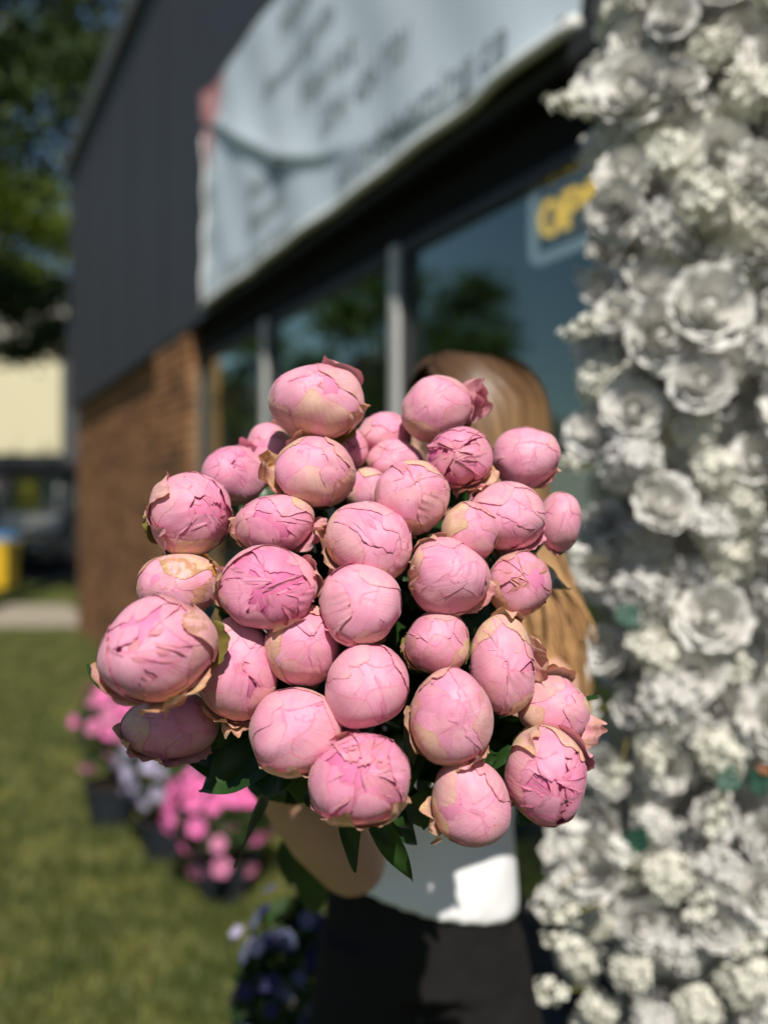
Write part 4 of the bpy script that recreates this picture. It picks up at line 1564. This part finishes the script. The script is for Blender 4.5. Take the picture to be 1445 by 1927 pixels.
ez = np.array([0, .30, .62, .80, .92, 1.02, 1.10, 1.20, 1.40, 1.70, 1.95, 2.10, 2.3, 2.6])
ex_ = np.array([.37, .355, .33, .33, .35, .375, .42, .385, .38, .375, .375, .375, .40, .40])
ZONES = ((230, 'above the level of the OPEN sign'), (520, 'level with the OPEN sign'), (760, 'between the OPEN sign and the hair'), (1060, 'level with the blonde crown of hair'), (1360, 'level with the hair ends'), (1600, 'level with the lowest peonies'), (1760, 'level with the shirt hem'), (9999, 'level with the black trousers'))


def place(kind, var, pos, dirv, scale, roll):
    key = (kind, var)
    pr = protos[kind][var]
    if key not in used:
        o_ = pr
        used[key] = 1
    else:
        o_ = copy_tree(pr)
    o_.location = Vector([float(x) for x in pos])
    qd = Vector(dirv).normalized().to_track_quat('Z', 'Y')
    o_.rotation_euler = (qd @ Matrix.Rotation(roll, 3, 'Z').to_quaternion()).to_euler()
    o_.scale = (scale,) * 3
    py = 963.5 - (pos[2] - CAMZ) * F / pos[1]
    zone = [zt for (lim, zt) in ZONES if py < lim][0]
    edge_ = pos[0] < np.interp(pos[2], ez, ex_) + .075
    lab = LB[kind][var] + (' on the window edge, ' if edge_ else ' well inside the wall, ') + zone
    if kind == 'sprig':
        lab = LB[kind][var] + ', ' + zone
    tag(o_, lab, CT[kind], lab.replace('artificial ', '').replace(',', ''))
    return o_


r = np.random.default_rng(77)
placed = []
cnt = 0
for attempt in range(9000):
    z = r.uniform(.10, 2.56)
    xe = np.interp(z, ez, ex_)
    x = xe + .01 + r.uniform(0, 1) * (.80 - xe)
    y = r.uniform(1.475, 1.595) + .07 * math.exp(-((x - xe) / .04))
    lim = .068 if (.55 < z < 2.4 and x < .70) else .10
    if any((x - a_) ** 2 + (z - c_) ** 2 + .5 * (y - b_) ** 2 < lim ** 2 for (a_, b_, c_) in placed):
        continue
    placed.append((x, y, z))
    q = r.random()
    # white roses gather in the upper part, small blossoms below
    pr_ = .62 if z > 1.35 else .40
    kind = 'rose' if q < pr_ else 'cluster'
    var = int(r.choice([0, 1, 2], p=[.4, .3, .3]))
    dv = (r.normal(-.15 - .6 * math.exp(-((x - xe) / .06)), .30), -1, r.normal(.18, .28))
    place(kind, var, (x, y, z), dv, r.uniform(.78, 1.22), r.uniform(0, 6.28))
    cnt += 1
# left flank
for attempt in range(900):
    z = r.uniform(.12, 2.5)
    xe = np.interp(z, ez, ex_)
    y = r.uniform(1.57, 1.70)
    x = xe + .035 + r.uniform(0, .02)
    if any((x - a_) ** 2 + (z - c_) ** 2 + (y - b_) ** 2 < .075 ** 2 for (a_, b_, c_) in placed):
        continue
    placed.append((x, y, z))
    place('rose' if r.random() < .5 else 'cluster', int(r.integers(0, 3)), (x, y, z), (-1, r.normal(-.3, .3), r.normal(.1, .3)), r.uniform(.85, 1.1), r.uniform(0, 6.28))
# second, fuller row of small pieces between the big ones
cnt2 = 0
for attempt in range(2500):
    if cnt2 > 90:
        break
    z = r.uniform(.55, 2.35)
    xe = np.interp(z, ez, ex_)
    x = xe + .01 + r.uniform(0, 1) * (.70 - xe)
    y = r.uniform(1.535, 1.60)
    if any((x - a_) ** 2 + (z - c_) ** 2 < .046 ** 2 for (a_, b_, c_) in placed):
        continue
    placed.append((x, y, z))
    place('cluster', int(r.integers(0, 3)), (x, y, z), (r.normal(-.2, .4), -1, r.normal(.1, .4)), r.uniform(.55, .75), r.uniform(0, 6.28))
    cnt2 += 1
for (px, py, ang, L) in ((1150, 215, 170, 1.0), (1160, 590, 200, .9), (1130, 1060, 160, .8), (1150, 1330, 185, .7), (1120, 1590, 150, 1.0), (1100, 1640, 200, 1.1), (1130, 1700, 190, .9), (1100, 1860, 170, 1.0), (1180, 1390, 250, .8), (1120, 880, 170, .6), (1250, 1480, 120, .8), (1330, 1600, 80, .9), (1110, 1790, 150, .8), (1200, 1640, 140, 1.0), (1280, 1760, 60, .9), (1390, 1820, 70, .9)):
    p = P(px, py, 1.47)
    place('sprig', int(r.integers(0, 2)), p, (math.cos(R_(ang)), -.35, math.sin(R_(ang))), L, r.uniform(0, 6))
# the few leaves
for k, (px, py, t2, mt, lb) in enumerate((((1350), 1455, (1395, 1480), 'wleaf', 'dark green fabric leaf between white roses'), (1405, 1475, (1450, 1465), 'wleaf', 'small teal green fabric leaf beside a brown dried leaf'), (1425, 1425, (1470, 1450), 'bleaf', 'brown dried leaf among the white flowers'), (1180, 1600, (1215, 1560), 'wleaf', 'green fabric leaf in a gap near the flower wall edge'), (1165, 1140, (1200, 1180), 'wleaf', 'green fabric leaf deep between white blossom clusters'))):
    lf = leaf_mesh(P(px, py, 1.47), P(t2[0], t2[1], 1.45), .042, (.1, -1, .3), .1, .2, 'fabric_leaf', M[mt], P(px, py, 1.47), .4)
    o_ = put('fabric_leaf' if mt == 'wleaf' else 'dried_leaf', lf, None, Vector(P(px, py, 1.47)))
    tag(o_, lb, 'leaf')
for kind in protos:
    for vi, pr in enumerate(protos[kind]):
        if (kind, vi) not in used:
            for ch in list(pr.children):
                bpy.data.objects.remove(ch)
            bpy.data.objects.remove(pr)

# ------------------------------------------------------------------ planters with petunias
def petunia_mesh(r, R, mat):
    V, Fs = [], []
    n_ = 20
    for (rr_, h) in ((.06, -.45), (.35, -.08), (.7, .08), (1.0, .02)):
        for k in range(n_):
            a_ = 2 * math.pi * k / n_
            lob = 1 + (.10 * math.cos(5 * a_) if rr_ > .6 else 0)
            V.append((R * rr_ * lob * math.cos(a_), R * rr_ * lob * math.sin(a_), R * (h + (.08 * math.sin(5 * a_ + 1) if rr_ > .6 else 0))))
    for j in range(3):
        for k in range(n_):
            k2 = (k + 1) % n_
            Fs.append((j * n_ + k, j * n_ + k2, (j + 1) * n_ + k2, (j + 1) * n_ + k))
    return np_mesh('blossom', np.array(V), Fs, mat, True)


def leaf_cloud(r, c, rad, n_, size, flat=1.0, shell=.35):
    d_ = r.normal(0, 1, (n_, 3)); d_ /= np.linalg.norm(d_, axis=1)[:, None]
    rr_ = (shell + (1 - shell) * r.uniform(0, 1, n_)) ** .5
    pts = np.asarray(c) + d_ * rr_[:, None] * np.asarray(rad)
    return leaf_quads(r, pts, size)


def leaf_quads(r, pts, size):
    n_ = len(pts)
    a_ = r.normal(0, 1, (n_, 3)); a_ /= np.linalg.norm(a_, axis=1)[:, None]
    b_ = np.cross(a_, r.normal(0, 1, (n_, 3))); b_ /= np.linalg.norm(b_, axis=1)[:, None] + 1e-9
    nn = np.cross(a_, b_)
    s_ = size * r.uniform(.6, 1.3, (n_, 1))
    tipv = pts + a_ * s_
    V = np.stack([pts - a_ * s_, pts + b_ * s_ * .5 + nn * s_ * .15, tipv, pts - b_ * s_ * .5 + nn * s_ * .15], 1).reshape(-1, 3)
    Fq = np.arange(n_ * 4).reshape(-1, 4)
    return V, Fq


def planter(loc, potr, poth, label, blooms, rad, cz_, nleaf, bsz, seed, drop=.6):
    r = np.random.default_rng(seed)
    x, y = loc
    root = empty('flower_planter', (x, y, 0), label, 'planter', None)
    m = MB()
    m.loft([(x, y, .004, potr * .74, potr * .74), (x, y, poth * .92, potr, potr), (x, y, poth * .93, potr * 1.07, potr * 1.07), (x, y, poth, potr * 1.07, potr * 1.07), (x, y, poth, potr * .95, potr * .95), (x, y, poth * .9, potr * .93, potr * .93)], 24)
    m.build('pot', M['pot'], root, False)
    m = MB(); m.loft([(x, y, poth * .901, potr * .9, potr * .9), (x, y, poth * .93, potr * .8, potr * .8)], 20); m.build('soil', M['soil'], root)
    V, Fq = leaf_cloud(r, (x, y, cz_), (rad[0] * .88, rad[1] * .88, rad[2] * .88), nleaf, .02)
    V = V[:]
    V[:, 2] = np.maximum(V[:, 2], .02)
    o_ = put('foliage', np_mesh('foliage', V - origin(root), Fq, M['foliage'], False), root)
    o_['kind'] = 'stuff'
    for (mt, n_, rng_dir) in blooms:
        ms = [petunia_mesh(r, bsz, M[mt]), petunia_mesh(r, bsz * .8, M[mt])]
        for k in range(n_):
            dv = r.normal(0, 1, 3)
            dv[1] -= .5; dv[2] += .45
            dv = nrm(dv)
            p = np.array([x, y, cz_]) + dv * np.array(rad) * r.uniform(.82, 1.05)
            if rng_dir is not None:
                p = np.array([x, y, cz_]) + np.array(rng_dir) + dv * np.array(rad) * .55
            ob = put('blossom', ms[k % 2], root)
            ob.location = Vector(p - origin(root))
            ob.rotation_euler = Vector(dv + r.normal(0, .2, 3)).to_track_quat('Z', 'Y').to_euler()
    return root


planter((-.60, 3.44), .12, .16, 'grey planter of bright pink petunias standing on the lawn by the forearm', [('pinkA', 52, None), ('pinkB', 7, (.0, -.1, -.14))], (.25, .21, .19), .345, 1000, .036, 51)
planter((-.92, 3.85), .12, .17, 'grey planter of pale lavender petunias between two pink ones', [('lav', 44, None)], (.22, .20, .20), .38, 900, .034, 52)
planter((-1.28, 4.25), .12, .20, 'grey planter of dusty pink petunias farthest along the lawn', [('pinkB', 20, None), ('pinkA', 20, None)], (.19, .18, .24), .45, 900, .035, 53)
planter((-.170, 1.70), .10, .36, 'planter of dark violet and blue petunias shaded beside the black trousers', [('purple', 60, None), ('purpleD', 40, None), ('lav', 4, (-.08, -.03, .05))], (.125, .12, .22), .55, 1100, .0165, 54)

# ------------------------------------------------------------------ trees
def tree(name, x, y, h0, h1, cr, nclump, nleaf, lsz, mat, label, seed, cz_=None, clr=.95, extra=()):
    r = np.random.default_rng(seed)
    root = empty(name, (x, y, 0), label, 'tree', None)
    cz_ = cz_ or (h0 + h1) / 2
    m = MB()
    tp = np.array([x, y, h0 + (h1 - h0) * .55])
    pts = [(x, y, -.05), (x + .05, y, h0 * .5), (x - .06, y + .04, h0), tuple(tp)]
    m.tube(pts, [.26, .2, .16, .06], 10)
    cl = []
    for k in range(nclump):
        d_ = nrm(r.normal(0, 1, 3))
        rr_ = r.uniform(.25, 1.0) ** .5
        cl.append(np.array([x, y, cz_]) + d_ * rr_ * np.array([cr, cr, (h1 - h0) / 2]))
    cl += [np.array(c) for c in extra]
    for c in cl[::3]:
        s0 = np.array([x, y, h0 * r.uniform(.8, 1.3)])
        mid = s0 + (c - s0) * .5 + np.array([0, 0, .25])
        m.tube([s0, mid, c], [.075, .045, .015], 6)
    m.build('trunk', M['bark'], root, True)
    P_ = []
    for c in cl:
        n_ = int(nleaf / nclump * r.uniform(.5, 1.5))
        rad = r.uniform(.55, 1.0) * clr * np.array([1, 1, .62])
        d_ = r.normal(0, .5, (n_, 3))
        P_.append(c + d_ * rad)
    V, Fq = leaf_quads(r, np.concatenate(P_), lsz)
    put('crown', np_mesh('crown', V - origin(root), Fq, mat, False), root)
    return root


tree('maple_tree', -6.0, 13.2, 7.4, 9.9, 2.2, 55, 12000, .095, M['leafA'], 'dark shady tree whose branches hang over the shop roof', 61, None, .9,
     [(-4.9, 12, 6.9), (-4.5, 12, 6.6), (-5.3, 12.2, 6.5), (-4.2, 12, 7.0), (-4.8, 12.1, 6.15), (-4.6, 12.0, 7.4), (-5.4, 12.0, 7.0), (-4.0, 12.2, 7.6)])
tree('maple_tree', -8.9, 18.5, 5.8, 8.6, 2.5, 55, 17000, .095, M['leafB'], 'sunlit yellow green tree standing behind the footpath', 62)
tree('shade_tree', -9.6, 17.4, 4.6, 6.4, 1.2, 12, 5200, .09, M['leafA'], 'low tree with shadow painted into its leaves, whose branch hangs before the cream sign', 63, None, .62,
     [(-8.2, 17.2, 5.7), (-7.6, 17.2, 5.4), (-7.1, 17.3, 5.2), (-6.7, 17.2, 5.5), (-6.3, 17.2, 5.0), (-7.3, 17.3, 5.9), (-6.5, 17.2, 4.7), (-7.9, 17.2, 5.0), (-6.1, 17.3, 5.7), (-7.0, 17.3, 4.55)])
tree('reflection_tree', -15.5, 14.5, 2.2, 8.0, 3.0, 40, 7000, .13, M['leafC'], 'mid green tree out of view, added to darken the window reflection', 64)  # unseen trees, added to darken what the shop glass reflects
tree('reflection_tree', -19.0, 24.0, 2.2, 9.0, 3.4, 40, 7000, .14, M['leafC'], 'tall tree beside the grey house, added to darken the window reflection', 65)
tree('reflection_tree', -17.0, 4.5, 2.0, 7.4, 3.0, 40, 7000, .13, M['leafC'], 'round tree across the lawn, added to darken the window reflection', 66)

# ------------------------------------------------------------------ far shop, car, bin
far = empty('far_shop', (-13, 27, 0), 'dark grey shop across the parking lot with a cream sign panel', 'building')
m = MB(); m.box(-26, -1.5, 26.0, 34, 0, 6.4); m.build('wall', M['far_wall'], far)
m = MB(); m.box(-11.35, -9.25, 25.9, 25.995, 3.15, 6.0); m.build('sign_panel', M['cream_sign'], far)
m = MB(); m.box(-12.2, -9.1, 25.93, 25.997, 6.1, 7.6); m.build('upper_panel', M['far_light'], far)
m = MB(); m.box(-24, -1.7, 25.6, 25.99, 2.62, 2.95); m.build('canopy', M['dark_frame'], far)
for k in range(8):
    x0 = -20.8 + k * 1.95
    wn_ = empty('shop_window', (x0, 26, .5)); wn_.parent = far; wn_.location = Vector((x0, 26, .5)) - far.location
    m = MB(); m.box(x0, x0 + 1.75, 25.93, 25.995, .55, 2.5); m.build('frame', M['alu'] if k % 2 else M['dark_frame'], wn_)
    m = MB(); m.box(x0 + .07, x0 + 1.68, 25.91, 25.928, .62, 2.43); m.build('pane', M['far_glass'], wn_)
m = MB(); m.box(-10.55, -9.85, 25.86, 25.905, 1.5, 2.45); tag(m.build('window_poster', M['poster']), 'yellow poster in the far shop window', 'poster')
m = MB(); m.box(-11.9, -10.75, 25.86, 25.905, 2.1, 2.6); tag(m.build('window_poster', M['poster2']), 'pale pink poster in the far shop window', 'poster')

car = empty('parked_car', (-8.75, 21.6, 0), 'black parked car with sun glare painted pale on its windscreen', 'car')
cx, cy0 = -8.62, 20.6
m = MB()
prof = [(0, .35), (0, .72), (.10, .86), (1.05, .98), (1.70, 1.46), (2.9, 1.52), (3.75, 1.12), (4.3, 1.02), (4.35, .40), (3.9, .28), (.4, .28)]
hw_ = .88
V = []
for sgn in (-1, 1):
    for (q, z_) in prof:
        tum = 0 if z_ < 1.0 else (z_ - 1.0) * .30
        V.append((cx + sgn * (hw_ - tum), cy0 + q, z_))
n_ = len(prof)
Fs = [tuple(range(n_)), tuple(range(2 * n_ - 1, n_ - 1, -1))]
for k in range(n_):
    k2 = (k + 1) % n_
    Fs.append((k2, k, n_ + k, n_ + k2))
m.add(V, Fs)
body = m.build('body', M['car'], car)
bevel_mod(body, .05, 3)


def scr(q):
    return cy0 + 1.05 + .65 * q, .98 + .48 * q


m = MB()
y0, z0 = scr(.10); y1, z1 = scr(.92)
m.box8([(cx - .80, y0 - .02, z0 + .02), (cx + .80, y0 - .02, z0 + .02), (cx + .80, y0 + .01, z0), (cx - .80, y0 + .01, z0), (cx - .70, y1 - .02, z1 + .02), (cx + .70, y1 - .02, z1 + .02), (cx + .70, y1 + .01, z1), (cx - .70, y1 + .01, z1)])
m.build('windscreen', M['glare'], car)
for sgn in (-1, 1):
    m = MB(); m.ellipsoid((cx + sgn * .64, cy0 + .03, .70), (.16, .06, .07), 14, 8); m.build('headlight', M['lamp'], car, True)
    m = MB(); m.ellipsoid((cx + sgn * .97, cy0 + 1.35, 1.02), (.09, .05, .07), 12, 8); m.build('mirror', M['car'], car, True)
    for yw in (.85, 3.45):
        m = MB()
        for (ra, rb) in ((.32, .32),):
            ring = []
            for (xo, rr_) in ((-.10, .24), (-.10, .31), (-.08, .33), (.08, .33), (.10, .31), (.10, .24)):
                ring.append([(cx + sgn * .80 + xo, cy0 + yw + rr_ * math.cos(q), .33 + rr_ * math.sin(q)) for q in np.linspace(0, 2 * math.pi, 21)[:-1]])
            Vw = [p for rg in ring for p in rg]
            Fw = []
            for j in range(5):
                for k in range(20):
                    k2 = (k + 1) % 20
                    Fw.append((j * 20 + k, j * 20 + k2, (j + 1) * 20 + k2, (j + 1) * 20 + k))
            Fw.append(tuple(range(20)))
            Fw.append(tuple(range(100, 120)))
            m.add(Vw, Fw)
        m.build('wheel', M['tyre'], car)
m = MB(); m.box(cx - .42, cx + .42, cy0 - .012, cy0 + .02, .42, .60); m.build('grille', M['dark_frame'], car)
m = MB(); m.box(cx - .26, cx + .26, cy0 - .022, cy0 - .0125, .36, .46); m.build('number_plate', M['far_light'], car)

bx, by = -7.02, 16.4
bin_ = empty('wheeled_bin', (bx, by, 0), 'yellow wheeled bin with a blue lid beside the footpath', 'bin')
m = MB()
m.box8([(bx - .24, by - .24, .10), (bx + .24, by - .24, .10), (bx + .24, by + .26, .10), (bx - .24, by + .26, .10), (bx - .29, by - .32, .96), (bx + .29, by - .32, .96), (bx + .29, by + .34, .96), (bx - .29, by + .34, .96)])
bevel_mod(m.build('bin_body', M['yellow'], bin_), .02)
m = MB(); m.box(bx - .32, bx + .32, by - .35, by + .36, .89, .955); bevel_mod(m.build('rim', M['yellow'], bin_), .015)
m = MB()
m.box8([(bx - .32, by - .37, .962), (bx + .32, by - .37, .962), (bx + .32, by + .36, .962), (bx - .32, by + .36, .962), (bx - .26, by - .28, 1.06), (bx + .26, by - .28, 1.06), (bx + .26, by + .33, 1.10), (bx - .26, by + .33, 1.10)])
bevel_mod(m.build('lid', M['blue'], bin_), .02)
for sgn in (-1, 1):
    m = MB(); m.tube([(bx + sgn * .25, by + .30, .10), (bx + sgn * .30, by + .30, .10)], .10, 16); m.build('wheel', M['tyre'], bin_)
m = MB(); m.tube([(bx - .26, by + .40, 1.0), (bx + .26, by + .40, 1.0)], .018, 8); m.build('handle', M['yellow'], bin_)

# house mirrored in the glass
hx, hy = -24.0, 19.0
hs = empty('grey_house', (hx, hy, 0), 'grey house with a gabled roof mirrored in the shop window', 'house')
m = MB(); m.box(hx - 4, hx + 4, hy - 4.5, hy + 4.5, 0, 3.6); m.build('wall', M['house'], hs)
m = MB()
m.add([(hx - 4.3, hy - 4.9, 3.61), (hx + 4.3, hy - 4.9, 3.61), (hx + 4.3, hy + 4.9, 3.61), (hx - 4.3, hy + 4.9, 3.61), (hx - 4.3, hy, 6.6), (hx + 4.3, hy, 6.6)], [(0, 1, 5, 4), (2, 3, 4, 5), (1, 2, 5), (3, 0, 4), (3, 2, 1, 0)])
m.build('roof', M['roof'], hs)
for yo in (-2.8, 0, 2.8):
    m = MB(); m.box(hx + 3.97, hx + 4.06, hy + yo - .65, hy + yo + .65, 1.0, 2.5); f_ = m.build('window', M['alu'], hs)
    m = MB(); m.box(hx + 4.061, hx + 4.08, hy + yo - .58, hy + yo + .58, 1.07, 2.43); m.build('pane', M['far_glass'], f_)
print('flowers', cnt, cnt2, len(placed), 'bricks', len(bricks))
